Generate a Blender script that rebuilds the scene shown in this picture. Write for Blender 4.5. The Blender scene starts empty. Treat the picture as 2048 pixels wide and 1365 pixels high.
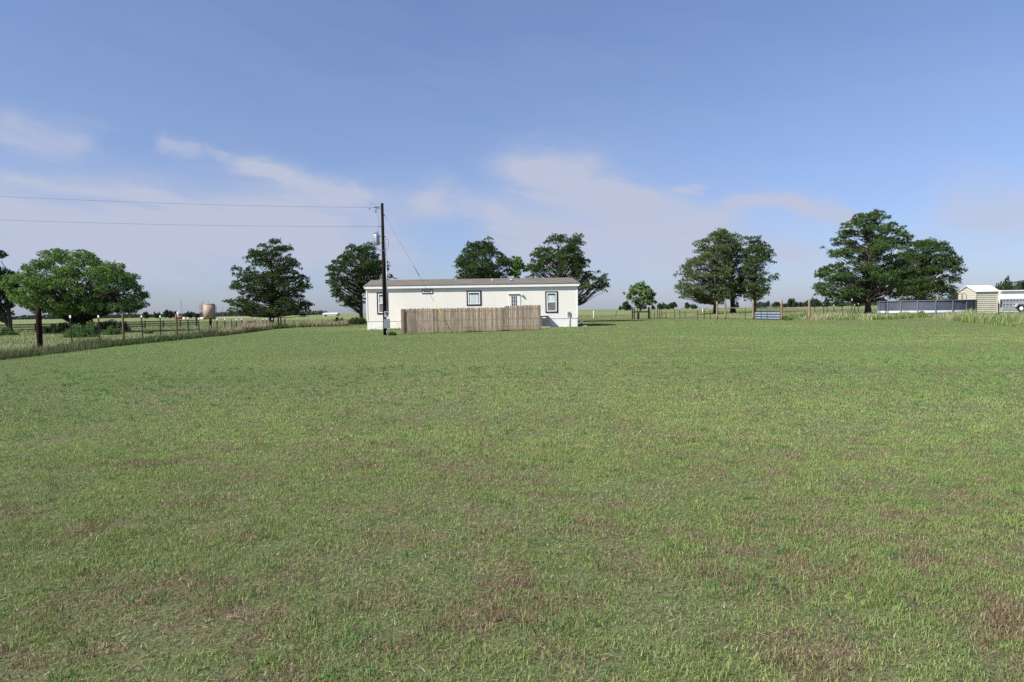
import bpy, math, random
import numpy as np
from mathutils import Vector, Matrix, Euler

# ------------------------------------------------------------------ camera
SC = bpy.context.scene
W0, H0, FPX = 2048.0, 1365.0, 1365.0
PITCH, ROLL, CAMZ = 0.0443, -0.016, 1.5
cam_d = bpy.data.cameras.new("camera"); cam = bpy.data.objects.new("camera", cam_d)
SC.collection.objects.link(cam); SC.camera = cam
cam_d.lens = 24.0; cam_d.sensor_width = 36.0; cam_d.clip_start = 0.1; cam_d.clip_end = 9000
CR = Matrix.Rotation(math.pi/2 - PITCH, 3, 'X') @ Matrix.Rotation(ROLL, 3, 'Z')
cam.matrix_world = Matrix.Translation((0, 0, CAMZ)) @ CR.to_4x4()

# ------------------------------------------------------------------ light
SUN_AZ, SUN_EL = math.radians(-121), math.radians(42)     # azimuth measured from +Y towards +X
sdir = Vector((math.sin(SUN_AZ)*math.cos(SUN_EL), math.cos(SUN_AZ)*math.cos(SUN_EL), math.sin(SUN_EL)))
sl = bpy.data.lights.new("sun", 'SUN'); so = bpy.data.objects.new("sun", sl); SC.collection.objects.link(so)
sl.energy = 4.7; sl.angle = math.radians(0.6); sl.color = (1.0, 0.95, 0.87)
so.rotation_euler = sdir.to_track_quat('Z', 'Y').to_euler(); so.location = (0, 0, 50)
SC.view_settings.view_transform = 'Standard'; SC.view_settings.look = 'None'
SC.view_settings.exposure = 0.8; SC.view_settings.gamma = 1.0
SC.cycles.max_bounces = 5; SC.cycles.transparent_max_bounces = 6
SC.cycles.use_adaptive_sampling = True; SC.cycles.use_denoising = False

def ray(px, py):
    d = CR @ Vector(((px-W0/2)/FPX, -(py-H0/2)/FPX, -1.0))
    return d.normalized()
def ss(a, b, x):
    t = np.clip((x-a)/(b-a), 0, 1); return t*t*(3-2*t)
def zt(X, Y):                                              # terrain: the ground lifts gently to the right
    return 0.55*ss(24, 36, X)*ss(30, 55, Y)
def gnd(px, py):
    d = ray(px, py); t = 0.5
    if d.z >= -1e-4: return Vector((d.x*3000, d.y*3000, 0))
    t = CAMZ/-d.z
    for _ in range(40):
        p = Vector((0, 0, CAMZ)) + d*t
        h = float(zt(p.x, p.y)); t += (p.z-h)/(-d.z)*0.7
    p = Vector((0, 0, CAMZ)) + d*t; p.z = float(zt(p.x, p.y)); return p
def at(px, py, Y):
    d = ray(px, py); return Vector((0, 0, CAMZ)) + d*(Y/d.y)
def hor(px): return 622.0 - 0.016*(px-1024)

# ------------------------------------------------------------------ world
def azel(px, py):
    d = ray(px, py); return math.atan2(d.x, d.y), math.asin(d.z)
world = bpy.data.worlds.new("World"); SC.world = world; world.use_nodes = True
NT = world.node_tree; NT.nodes.clear()
def N(nt, t, **k):
    n = nt.nodes.new(t)
    for a, b in k.items(): setattr(n, a, b)
    return n
def M_(nt, op, a, b=None, c=None, clamp=False):
    n = nt.nodes.new('ShaderNodeMath'); n.operation = op; n.use_clamp = clamp
    for i, v in enumerate((a, b, c)):
        if v is None: continue
        if isinstance(v, (int, float)): n.inputs[i].default_value = v
        else: nt.links.new(v, n.inputs[i])
    return n.outputs[0]
def build_world():
    nt = NT; L = nt.links.new
    out = N(nt, 'ShaderNodeOutputWorld'); bg = N(nt, 'ShaderNodeBackground'); L(bg.outputs[0], out.inputs[0])
    sky = N(nt, 'ShaderNodeTexSky', sky_type='NISHITA', sun_disc=False)
    sky.sun_elevation = SUN_EL; sky.sun_rotation = SUN_AZ; sky.altitude = 60; sky.air_density = 1.0; sky.dust_density = 0.6; sky.ozone_density = 2.0
    tc = N(nt, 'ShaderNodeTexCoord'); sp = N(nt, 'ShaderNodeSeparateXYZ'); L(tc.outputs['Generated'], sp.inputs[0])
    x, y, z = sp.outputs
    az = M_(nt, 'ARCTAN2', x, y); el = M_(nt, 'ARCSINE', z)
    zz = M_(nt, 'ADD', M_(nt, 'MAXIMUM', z, 0.0), 0.10)
    cx = M_(nt, 'DIVIDE', x, zz); cy = M_(nt, 'DIVIDE', y, zz)
    cb = N(nt, 'ShaderNodeCombineXYZ'); L(cx, cb.inputs[0]); L(cy, cb.inputs[1])
    mp = N(nt, 'ShaderNodeMapping'); L(cb.outputs[0], mp.inputs[0]); mp.inputs['Rotation'].default_value[2] = math.radians(-18); mp.inputs['Scale'].default_value = (0.55, 1.1, 1)
    cb3 = N(nt, 'ShaderNodeCombineXYZ'); L(az, cb3.inputs[0]); L(M_(nt, 'MULTIPLY_ADD', el, 4.5, M_(nt, 'MULTIPLY', az, 0.75)), cb3.inputs[1])
    n1 = N(nt, 'ShaderNodeTexNoise'); L(cb3.outputs[0], n1.inputs['Vector']); n1.inputs['Scale'].default_value = 5.0; n1.inputs['Detail'].default_value = 7; n1.inputs['Roughness'].default_value = 0.55; n1.inputs['Distortion'].default_value = 0.7
    n2 = N(nt, 'ShaderNodeTexNoise'); L(mp.outputs[0], n2.inputs['Vector']); n2.inputs['Scale'].default_value = 0.35; n2.inputs['Detail'].default_value = 4
    # wobble of the band coordinates
    n3 = N(nt, 'ShaderNodeTexNoise'); cb2 = N(nt, 'ShaderNodeCombineXYZ'); L(az, cb2.inputs[0]); L(M_(nt, 'MULTIPLY', el, 2.5), cb2.inputs[1]); L(cb2.outputs[0], n3.inputs['Vector'])
    n3.inputs['Scale'].default_value = 7; n3.inputs['Detail'].default_value = 6; n3.inputs['Roughness'].default_value = 0.6
    wob = M_(nt, 'MULTIPLY', M_(nt, 'SUBTRACT', n3.outputs[0], 0.5), 0.05)
    elw = M_(nt, 'ADD', el, wob); azw = M_(nt, 'ADD', az, M_(nt, 'MULTIPLY', wob, 2.0))
    nn = M_(nt, 'MULTIPLY_ADD', n1.outputs[0], 2.6, -0.30)
    total = None
    bands = [(0, 248, 175, 292, 26, .50), (318, 287, 392, 300, 14, .55), (410, 302, 445, 312, 9, .35), (470, 330, 735, 386, 16, .70),
             (-100, 420, 620, 455, 66, .85), (560, 455, 800, 500, 60, .65), (1010, 325, 1330, 425, 45, .75), (850, 395, 1010, 440, 32, .55),
             (1355, 372, 1415, 380, 9, .55), (1440, 407, 1590, 402, 14, .65), (1590, 408, 1700, 440, 22, .70), (1690, 440, 1790, 462, 14, .5), (1900, 400, 2080, 420, 45, .45),
             (1150, 462, 1270, 474, 9, .40), (1000, 470, 1420, 500, 70, .75), (1420, 440, 1600, 490, 40, .35), (640, 400, 900, 410, 40, .25), (1120, 360, 1420, 470, 50, .30), (-50, 500, 500, 560, 34, .30), (1560, 505, 2060, 470, 34, .3), (20, 352, 110, 360, 7, .2)]
    for (x0, y0, x1, y1, w, s) in bands:
        a0, e0 = azel(x0, y0); a1, e1 = azel(x1, y1); wr = w/FPX
        Lh = math.hypot(a1-a0, e1-e0)/2; ca, sa = (a1-a0)/(2*Lh), (e1-e0)/(2*Lh); ma, me = (a0+a1)/2, (e0+e1)/2
        da = M_(nt, 'SUBTRACT', azw, ma); de = M_(nt, 'SUBTRACT', elw, me)
        u = M_(nt, 'ADD', M_(nt, 'MULTIPLY', da, ca), M_(nt, 'MULTIPLY', de, sa))
        v = M_(nt, 'SUBTRACT', M_(nt, 'MULTIPLY', de, ca), M_(nt, 'MULTIPLY', da, sa))
        uu = M_(nt, 'MAXIMUM', M_(nt, 'SUBTRACT', M_(nt, 'ABSOLUTE', u), Lh*0.75), 0.0)
        q = M_(nt, 'ADD', M_(nt, 'POWER', M_(nt, 'DIVIDE', uu, max(Lh*0.35, wr)), 2.0), M_(nt, 'POWER', M_(nt, 'DIVIDE', v, wr), 2.0))
        g = M_(nt, 'MULTIPLY', M_(nt, 'EXPONENT', M_(nt, 'MULTIPLY', q, -1.0)), s)
        total = g if total is None else M_(nt, 'ADD', total, g)
    lay = M_(nt, 'MULTIPLY', M_(nt, 'MULTIPLY_ADD', n2.outputs[0], 2.4, -0.9, clamp=True), 0.16)
    tot = M_(nt, 'MULTIPLY', M_(nt, 'ADD', total, lay), nn)
    # thin general veil low down
    veil = M_(nt, 'MULTIPLY', M_(nt, 'EXPONENT', M_(nt, 'MULTIPLY', M_(nt, 'MAXIMUM', el, 0.0), -7.0)), 0.25)
    tot = M_(nt, 'MINIMUM', M_(nt, 'ADD', tot, veil), 0.88)
    tint = N(nt, 'ShaderNodeVectorMath', operation='MULTIPLY'); L(sky.outputs[0], tint.inputs[0]); tint.inputs[1].default_value = SKY_TINT
    dim = M_(nt, 'MULTIPLY_ADD', M_(nt, 'DIVIDE', el, 0.40, clamp=True), 0.20, 0.80)
    lowc = N(nt, 'ShaderNodeMix', data_type='RGBA'); L(M_(nt, 'DIVIDE', M_(nt, 'MAXIMUM', el, 0.0), 0.26, clamp=True), lowc.inputs[0]); lowc.inputs[6].default_value = (.76, .86, 1.06, 1); lowc.inputs[7].default_value = (1, 1, 1, 1)
    dm0 = N(nt, 'ShaderNodeVectorMath', operation='MULTIPLY'); L(tint.outputs[0], dm0.inputs[0]); L(lowc.outputs[2], dm0.inputs[1])
    dm = N(nt, 'ShaderNodeVectorMath', operation='SCALE'); L(dm0.outputs[0], dm.inputs[0]); L(dim, dm.inputs['Scale'])
    mix = N(nt, 'ShaderNodeMix', data_type='RGBA'); L(tot, mix.inputs[0]); L(dm.outputs[0], mix.inputs[6]); mix.inputs[7].default_value = CLOUD_COL
    L(mix.outputs[2], bg.inputs[0]); bg.inputs[1].default_value = SKY_STR
SKY_STR = 0.072
SKY_TINT = (.99, 1.015, 1.22)
CLOUD_COL = (4.25, 4.5, 5.55, 1)
build_world()

# ------------------------------------------------------------------ helpers
rnd = random.Random(7); rng = np.random.default_rng(11)
def link(o, parent=None):
    SC.collection.objects.link(o)
    if parent is not None: o.parent = parent
    return o
def tag(o, label=None, cat=None, group=None, kind=None):
    if label: o['label'] = label
    if cat: o['category'] = cat
    if group: o['group'] = group
    if kind: o['kind'] = kind
    return o
def empty(name, loc, rz=0.0, label=None, cat=None, group=None):
    o = bpy.data.objects.new(name, None); link(o); o.location = loc; o.rotation_euler = (0, 0, rz); o.empty_display_size = 0.2
    return tag(o, label, cat, group)
class MB:
    def __init__(s): s.v = []; s.f = []; s.sm = []
    def add(s, vs, fs, smooth=False):
        b = len(s.v); s.v += [tuple(p) for p in vs]; s.f += [tuple(i+b for i in f) for f in fs]; s.sm += [smooth]*len(fs); return s
    def box(s, x0, x1, y0, y1, z0, z1):
        v = [(x0,y0,z0),(x1,y0,z0),(x1,y1,z0),(x0,y1,z0),(x0,y0,z1),(x1,y0,z1),(x1,y1,z1),(x0,y1,z1)]
        return s.add(v, [(0,3,2,1),(4,5,6,7),(0,1,5,4),(1,2,6,5),(2,3,7,6),(3,0,4,7)])
    def bar(s, p0, p1, w, h, up=(0,0,1)):
        p0, p1 = Vector(p0), Vector(p1); d = (p1-p0).normalized(); u = Vector(up)
        if abs(d.dot(u)) > .98: u = Vector((0,1,0))
        a = d.cross(u).normalized(); b = a.cross(d).normalized(); a *= w/2; b *= h/2
        v = [p0-a-b,p0+a-b,p0+a+b,p0-a+b,p1-a-b,p1+a-b,p1+a+b,p1-a+b]
        return s.add(v, [(0,3,2,1),(4,5,6,7),(0,1,5,4),(1,2,6,5),(2,3,7,6),(3,0,4,7)])
    def tube(s, pts, rad, n=8, cap=True):
        pts = [Vector(p) for p in pts]
        if not isinstance(rad, (list, tuple)): rad = [rad]*len(pts)
        vs = []; fs = []; prev = None
        for i, p in enumerate(pts):
            d = (pts[min(i+1, len(pts)-1)]-pts[max(i-1, 0)]).normalized()
            if prev is None:
                u = Vector((0,0,1)) if abs(d.z) < .9 else Vector((1,0,0))
                a = d.cross(u).normalized()
            else:
                a = (prev - d*prev.dot(d)).normalized()
            prev = a; b = d.cross(a)
            for k in range(n):
                t = 2*math.pi*k/n; vs.append(p + (a*math.cos(t)+b*math.sin(t))*rad[i])
        for i in range(len(pts)-1):
            for k in range(n):
                fs.append((i*n+k, i*n+(k+1)%n, (i+1)*n+(k+1)%n, (i+1)*n+k))
        s.add(vs, fs, True)
        if cap:
            b0 = len(s.v)-len(vs)
            s.f.append(tuple(b0+k for k in reversed(range(n)))); s.f.append(tuple(b0+(len(pts)-1)*n+k for k in range(n))); s.sm += [False, False]
        return s
    def prism(s, poly, axis, a, b):                       # poly in 2D; axis 'x' or 'y' extrusion
        n = len(poly); vs = []
        for t in (a, b):
            for (p, q) in poly: vs.append((t, p, q) if axis == 'x' else (p, t, q))
        fs = [tuple(range(n)), tuple(reversed(range(n, 2*n)))] + [(i, i+n, (i+1)%n+n, (i+1)%n) for i in range(n)]
        return s.add(vs, fs)
    def build(s, name, mat, parent=None):
        me = bpy.data.meshes.new(name); me.from_pydata(s.v, [], s.f); me.materials.append(mat)
        me.polygons.foreach_set('use_smooth', s.sm); me.update()
        import bmesh
        bm = bmesh.new(); bm.from_mesh(me); bmesh.ops.recalc_face_normals(bm, faces=bm.faces); bm.to_mesh(me); bm.free()
        return link(bpy.data.objects.new(name, me), parent)
def np_mesh(name, V, F, mat, parent=None, col=None, smooth=False):
    me = bpy.data.meshes.new(name); nv = len(V); nf = len(F); k = F.shape[1]
    me.vertices.add(nv); me.vertices.foreach_set('co', np.ascontiguousarray(V, dtype=np.float32).ravel())
    me.loops.add(nf*k); me.loops.foreach_set('vertex_index', np.ascontiguousarray(F, dtype=np.int32).ravel())
    me.polygons.add(nf); me.polygons.foreach_set('loop_start', np.arange(0, nf*k, k, dtype=np.int32))
    me.update(calc_edges=True)
    if smooth: me.polygons.foreach_set('use_smooth', np.ones(nf, dtype=bool))
    if col is not None:
        a = me.color_attributes.new('tint', 'FLOAT_COLOR', 'POINT'); c = np.ones((nv, 4), np.float32); c[:, :3] = col
        a.data.foreach_set('color', c.ravel())
    me.materials.append(mat)
    return link(bpy.data.objects.new(name, me), parent)
def vnoise(x, y, s, seed=0):
    x = x/s; y = y/s; xi = np.floor(x).astype(np.int64); yi = np.floor(y).astype(np.int64); fx = x-xi; fy = y-yi
    fx = fx*fx*(3-2*fx); fy = fy*fy*(3-2*fy)
    def h(a, b):
        n = (a*374761393 + b*668265263 + seed*1442695041) & 0x7fffffff
        n = ((n ^ (n >> 13))*1274126177) & 0x7fffffff; return ((n ^ (n >> 16)) & 0xffff)/65535.0
    return (h(xi,yi)*(1-fx)+h(xi+1,yi)*fx)*(1-fy)+(h(xi,yi+1)*(1-fx)+h(xi+1,yi+1)*fx)*fy
def fbm(x, y, s, seed=0, o=4):
    t = 0; a = .5
    for i in range(o): t = t + a*vnoise(x, y, s/2**i, seed+i*17); a *= .55
    return t/ (sum(.5*.55**i for i in range(o)))

# ------------------------------------------------------------------ materials
def pmat(name, c1, c2=None, scale=5.0, rough=0.8, metal=0.0, bump=0.0, stretch=(1,1,1), spec=0.3, detail=6, lo=.35, hi=.65):
    m = bpy.data.materials.new(name); m.use_nodes = True; nt = m.node_tree; b = nt.nodes['Principled BSDF']
    b.inputs['Roughness'].default_value = rough; b.inputs['Metallic'].default_value = metal; b.inputs['Specular IOR Level'].default_value = spec
    c2 = c2 or tuple(c*.8 for c in c1)
    tc = N(nt, 'ShaderNodeTexCoord'); mp = N(nt, 'ShaderNodeMapping'); nt.links.new(tc.outputs['Object'], mp.inputs[0]); mp.inputs['Scale'].default_value = stretch
    no = N(nt, 'ShaderNodeTexNoise'); nt.links.new(mp.outputs[0], no.inputs['Vector']); no.inputs['Scale'].default_value = scale; no.inputs['Detail'].default_value = detail
    cr = N(nt, 'ShaderNodeValToRGB'); nt.links.new(no.outputs[0], cr.inputs[0])
    cr.color_ramp.elements[0].position = lo; cr.color_ramp.elements[0].color = (*c1, 1)
    cr.color_ramp.elements[1].position = hi; cr.color_ramp.elements[1].color = (*c2, 1)
    nt.links.new(cr.outputs[0], b.inputs['Base Color'])
    if bump:
        bp = N(nt, 'ShaderNodeBump'); bp.inputs['Strength'].default_value = bump; bp.inputs['Distance'].default_value = 0.02
        nt.links.new(no.outputs[0], bp.inputs['Height']); nt.links.new(bp.outputs[0], b.inputs['Normal'])
    return m
def leafmat(name, transl=0.3, gloss=0.0):
    m = bpy.data.materials.new(name); m.use_nodes = True; nt = m.node_tree; nt.nodes.clear()
    o = N(nt, 'ShaderNodeOutputMaterial'); a = N(nt, 'ShaderNodeVertexColor', layer_name='tint')
    d = N(nt, 'ShaderNodeBsdfPrincipled'); d.inputs['Roughness'].default_value = 0.55; d.inputs['Specular IOR Level'].default_value = gloss
    t = N(nt, 'ShaderNodeBsdfTranslucent'); mx = N(nt, 'ShaderNodeMixShader'); mx.inputs[0].default_value = transl
    for s, i in ((d, 'Base Color'), (t, 'Color')): nt.links.new(a.outputs[0], s.inputs[i])
    nt.links.new(d.outputs[0], mx.inputs[1]); nt.links.new(t.outputs[0], mx.inputs[2]); nt.links.new(mx.outputs[0], o.inputs[0])
    return m
MT = dict(
    white=pmat('white_paint', (.80,.80,.78), (.74,.74,.72), 3),
    siding=pmat('cream_siding', (.76,.74,.665), (.73,.71,.64), 1.2, .6, stretch=(1,1,.25)),
    skirt=pmat('skirting_white', (.78,.78,.74), (.62,.61,.56), 1.2, .6, lo=.45, hi=.75),
    trim=pmat('black_trim', (.012,.012,.015), (.016,.016,.019), 8, .7, spec=.05),
    dark=pmat('dark_metal', (.03,.03,.035), (.05,.05,.05), 9, .5),
    glass=pmat('window_glass', (.03,.035,.04), (.05,.055,.06), 1.5, .06, spec=.8),
    curtain=pmat('white_curtain', (.62,.70,.68), (.40,.48,.48), 9, .8, stretch=(1,1,.05)),
    screen=pmat('insect_screen', (.13,.135,.14), (.19,.195,.2), 3, .6),
    gal=pmat('galvanised_steel', (.42,.44,.46), (.34,.36,.38), 6, .45, .4),
    greybox=pmat('grey_box_paint', (.20,.215,.24), (.17,.185,.21), 4, .5),
    creo=pmat('creosote_wood', (.012,.010,.009), (.024,.018,.015), 7, .95, spec=.02, stretch=(1,1,.15), bump=.4),
    brownpost=pmat('dark_brown_post', (.035,.022,.017), (.014,.010,.008), 6, .95, spec=.02, stretch=(1,1,.2), bump=.5),
    cedar=pmat('weathered_cedar', (.24,.175,.115), (.15,.115,.085), 2.2, .9, stretch=(4,4,.5), bump=.3, lo=.3, hi=.7),
    newwood=pmat('tan_post_wood', (.25,.18,.115), (.18,.13,.085), 4, .85, stretch=(1,1,.25), bump=.3),
    orangewood=pmat('weathered_orange_wood', (.17,.105,.06), (.10,.065,.04), 5, .9, stretch=(1,1,.25), bump=.3),
    darkrail=pmat('dark_rail_wood', (.035,.026,.022), (.06,.045,.035), 3, .9, stretch=(.3,1,1)),
    tpost=pmat('tpost_green_steel', (.016,.020,.016), (.03,.026,.02), 10, .8, spec=.05),
    wire=pmat('fence_wire', (.10,.10,.10), (.07,.06,.055), 10, .5, .5),
    bark=pmat('pine_bark', (.085,.066,.055), (.045,.036,.030), 5, .95, stretch=(1,1,.3), bump=.6),
    bark2=pmat('grey_bark', (.09,.08,.07), (.05,.045,.04), 5, .95, stretch=(1,1,.3), bump=.6),
    yellow=pmat('yellow_plastic', (.50,.46,.10), (.44,.40,.09), 4, .5),
    cable=pmat('cable_grey', (.16,.16,.17), (.12,.12,.13), 9, .5),
    tank=pmat('tan_tank_steel', (.33,.25,.18), (.29,.22,.16), .6, .6, stretch=(1,1,.4)),
    tan=pmat('shed_tan_steel', (.53,.51,.41), (.49,.47,.38), 1.2, .45, spec=.4),
    tantrim=pmat('shed_trim', (.50,.42,.32), (.46,.38,.30), 3, .5),
    roofwhite=pmat('white_steel_roof', (.80,.80,.79), (.74,.74,.73), 2, .4),
    navy=pmat('pool_liner_navy', (.055,.062,.09), (.075,.082,.11), 2, .5),
    slate=pmat('pool_slate_steel', (.12,.14,.18), (.10,.12,.155), 3, .45),
    palegrey=pmat('pale_grey_band', (.62,.62,.62), (.45,.46,.48), 2.5, .6),
    alu=pmat('trailer_aluminium', (.50,.51,.53), (.40,.41,.44), 2.5, .35, .5),
    rubber=pmat('rubber', (.02,.02,.02), (.03,.03,.03), 6, .8),
    blue=pmat('pale_blue_panel', (.17,.235,.31), (.23,.29,.36), 1.5, .5),
    concrete=pmat('concrete', (.55,.53,.48), (.42,.40,.36), 4, .9),
    soil=pmat('tan_soil', (.42,.37,.26), (.33,.29,.20), .08, .95),
    feather=pmat('dark_feathers', (.02,.02,.02), (.03,.03,.03), 9, .8),
    redsteel=pmat('rusty_red_steel', (.26,.10,.07), (.18,.08,.06), 3, .8),
    mast=pmat('mast_steel', (.25,.26,.30), (.22,.23,.27), 5, .6),
)
MT['leaf'] = leafmat('leaf', .30, .06)
MT['needle'] = leafmat('pine_needles', .15, .04)
MT['blade'] = leafmat('grass_blade', .30, .15)

def ground_mat(name, cols, scales, bump=0.0):
    """cols: list of (rgb, noise scale, lo, hi) laid over the first colour"""
    m = bpy.data.materials.new(name); m.use_nodes = True; nt = m.node_tree; b = nt.nodes['Principled BSDF']
    b.inputs['Roughness'].default_value = 1.0; b.inputs['Specular IOR Level'].default_value = 0.05
    tc = N(nt, 'ShaderNodeTexCoord'); cur = None
    for i, (c, s, lo, hi) in enumerate(cols):
        if i == 0:
            r = N(nt, 'ShaderNodeRGB'); r.outputs[0].default_value = (*c, 1); cur = r.outputs[0]; continue
        no = N(nt, 'ShaderNodeTexNoise'); nt.links.new(tc.outputs['Object'], no.inputs['Vector']); no.inputs['Scale'].default_value = s; no.inputs['Detail'].default_value = 8; no.inputs['Roughness'].default_value = .62
        mr = N(nt, 'ShaderNodeMapRange'); nt.links.new(no.outputs[0], mr.inputs[0]); mr.inputs[1].default_value = lo; mr.inputs[2].default_value = hi
        mx = N(nt, 'ShaderNodeMix', data_type='RGBA'); nt.links.new(mr.outputs[0], mx.inputs[0]); nt.links.new(cur, mx.inputs[6]); mx.inputs[7].default_value = (*c, 1); cur = mx.outputs[2]
    nt.links.new(cur, b.inputs['Base Color'])
    if bump:
        no = N(nt, 'ShaderNodeTexNoise'); nt.links.new(tc.outputs['Object'], no.inputs['Vector']); no.inputs['Scale'].default_value = 30; no.inputs['Detail'].default_value = 6
        bp = N(nt, 'ShaderNodeBump'); bp.inputs['Strength'].default_value = bump; bp.inputs['Distance'].default_value = .03
        nt.links.new(no.outputs[0], bp.inputs['Height']); nt.links.new(bp.outputs[0], b.inputs['Normal'])
    return m
MT['lawnsoil'] = ground_mat('lawn_thatch', [((.115,.125,.06),0,0,0), ((.13,.155,.065), .12, .4, .6), ((.15,.105,.08), 1.1, .52, .66), ((.095,.12,.05), 5, .45, .6), ((.06,.055,.04), 40, .5, .62), ((.13,.075,.05), .8, .63, .70)], 0, .5)
MT['pasture'] = ground_mat('pasture', [((.165,.19,.085),0,0,0), ((.13,.175,.07), .03, .42, .6), ((.22,.205,.115), .11, .5, .65), ((.12,.155,.065), .9, .5, .7), ((.27,.235,.15), 3, .55, .75)], 0, .3)

# ------------------------------------------------------------------ ground
def grid_mesh(name, xs, ys, zoff, mat, xf=None):
    X, Y = np.meshgrid(xs, ys); Xw = xf(X, Y) if xf else X
    V = np.stack([Xw, Y, zt(Xw, Y)+zoff], -1).reshape(-1, 3); nx, ny = len(xs), len(ys)
    i = (np.arange(ny-1)[:, None]*nx + np.arange(nx-1)[None, :]).ravel()
    F = np.stack([i, i+1, i+nx+1, i+nx], -1)
    return np_mesh(name, V, F, mat, smooth=True)
gx = np.unique(np.concatenate([np.linspace(-4000, -120, 14), np.arange(-120, 121, 2.0), np.linspace(120, 4000, 14)]))
gy = np.unique(np.concatenate([np.linspace(-400, -20, 6), np.arange(-20, 161, 2.0), np.linspace(160, 6000, 24)]))
tag(grid_mesh('ground', gx, gy, 0, MT['pasture']), kind='structure')
LE = [gnd(*p) for p in [(0,722),(86,712),(130,707),(198,698),(310,686),(460,671),(555,658.5),(600,656.5)]]
LE = [(p.y, p.x) for p in LE]; LE = [(-20, LE[0][1]+3)] + LE
RE = [gnd(*p) for p in [(2048,656.5),(1925,646),(1850,642),(1780,641),(1640,641.5)]]
RE = [(p.y, p.x) for p in RE]; RE = [(-20, RE[0][1]-8)] + RE
LE.sort(); RE.sort()
def XL(Y): return np.interp(Y, [a for a, _ in LE], [b for _, b in LE])
def XR(Y): return np.interp(Y, [a for a, _ in RE], [b for _, b in RE])
YB = 106.0
def lawn_x(t, Y):
    l = XL(Y) + .35*(fbm(Y, Y*0, 2.5, 3)-.5)*2; r = XR(Y) + .5*(fbm(Y, Y*0, 2.5, 9)-.5)*2
    return l + (r-l)*t
tag(grid_mesh('lawn', np.linspace(0, 1, 60), np.concatenate([np.arange(-6, 76, .5), np.arange(76, YB+.1, 1.5)]), .02, MT['lawnsoil'], lawn_x), kind='structure')
m = MB(); a = gnd(-60, 641.5); b = gnd(70, 640.5); c = gnd(322, 637.2); d = gnd(470, 636.6)
for (p, q, w) in ((a, b, 16), (c, d, 26)):
    m.add([(p.x, p.y, .05), (q.x, q.y, .05), (q.x, q.y+w*1.6, .05), (p.x, p.y+w*1.6, .05)], [(0,1,2,3)])
tag(m.build('dirt_road', MT['soil']), kind='structure')

# ------------------------------------------------------------------ grass
def blades(P, H, Wd, col, lean=.6, seg=2, tipcol=None, gust=0.0):
    n = len(P); th = rng.uniform(0, 2*np.pi, n); ph = rng.uniform(0, 2*np.pi, n)
    side = np.stack([np.cos(th), np.sin(th), np.zeros(n)], -1)
    ld = np.stack([np.cos(ph)+gust, np.sin(ph), np.zeros(n)], -1)
    ln = (np.abs(rng.normal(0, 1, n))*lean*H)[:, None]; H_ = H[:, None]; W_ = Wd[:, None]; up = np.array([[0, 0, 1.0]])
    shr = 1/np.sqrt(1+(ln/H_)**2)
    L0 = P - side*W_/2; R0 = P + side*W_/2
    tip = P + (up*H_ + ld*ln)*shr
    if seg == 1:
        V = np.stack([L0, R0, tip], 1).reshape(-1, 3); i = np.arange(n)*3; F = np.stack([i, i+1, i+2], -1); k = 3
    else:
        mid = P + (up*H_*.62 + ld*ln*.32)*shr
        V = np.stack([L0, R0, mid-side*W_*.38, mid+side*W_*.38, tip], 1).reshape(-1, 3); i = np.arange(n)*5
        F = np.concatenate([np.stack([i, i+1, i+3], -1), np.stack([i, i+3, i+2], -1), np.stack([i+2, i+3, i+4], -1)]); k = 5
    C = np.repeat(col, k, axis=0)
    if tipcol is not None: C[k-1::k] = tipcol
    return V, F, C
def lawn_pts(y0, y1, dens, pw, wide=.86, pad=1.0):
    """uniform density below 6 m, falling with Y**-2 beyond"""
    ys = np.linspace(y0, y1, 400); d = np.where(ys < 6.2, dens, dens*(6.2/ys)**pw)*(2*wide*ys+2*pad)
    cdf = np.concatenate([[0], np.cumsum((d[1:]+d[:-1])/2*np.diff(ys))]); n = int(cdf[-1])
    Y = np.interp(rng.uniform(0, cdf[-1], n), cdf, ys); X = rng.uniform(-1, 1, n)*(wide*Y+pad)
    return X, Y
G1, G2, G3 = np.array([.118,.212,.056]), np.array([.195,.282,.084]), np.array([.262,.298,.104])
STRAW, BROWN = np.array([.40,.35,.23]), np.array([.20,.12,.07])
def grass_cols(X, Y):
    farf = np.clip((Y-8)/20, 0, 1)
    n = len(X); t = rng.uniform(0, 1, n)[:, None]; f = fbm(X, Y, 1.6, 5)[:, None]; g = fbm(X, Y, 14, 21)[:, None]
    c = G1*(1-t)+G2*t; yel = np.clip((g-.42)*3, 0, .8)*rng.uniform(.3, 1, (n, 1)); c = c*(1-yel)+G3*yel
    v = (.95*(1-.40*farf))[:, None]; c = c*(1.09-v/2+v*rng.uniform(0, 1, (n, 1)))*(.86+.28*fbm(X*.12, Y, 2.6, 301)[:, None])*(.88+.24*fbm(X, Y, .7, 307)[:, None])*(1+.18*np.clip((Y-3.5)/4.5, 0, 1))[:, None]
    farf = np.clip((Y-8)/20, 0, 1); nearf = np.clip((14-Y)/10, 0, 1)
    dry = 0*Y + np.clip((fbm(X, Y, .34, 31, 3)-.56)*3.4, 0, .45)*(1-.92*np.clip((Y-6)/8, 0, 1)) + .11*(1-.6*farf) + nearf*np.clip((fbm(X, Y, .30, 131, 3)-.60)*7, 0, .55)
    k = rng.uniform(0, 1, n) < dry
    c[k] = STRAW*rng.uniform(.5, 1.1, (k.sum(), 1)); kb = k & (rng.uniform(0, 1, n) < .30+.25*nearf); c[kb] = BROWN*rng.uniform(.6, 1.3, (kb.sum(), 1))
    return c
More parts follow.
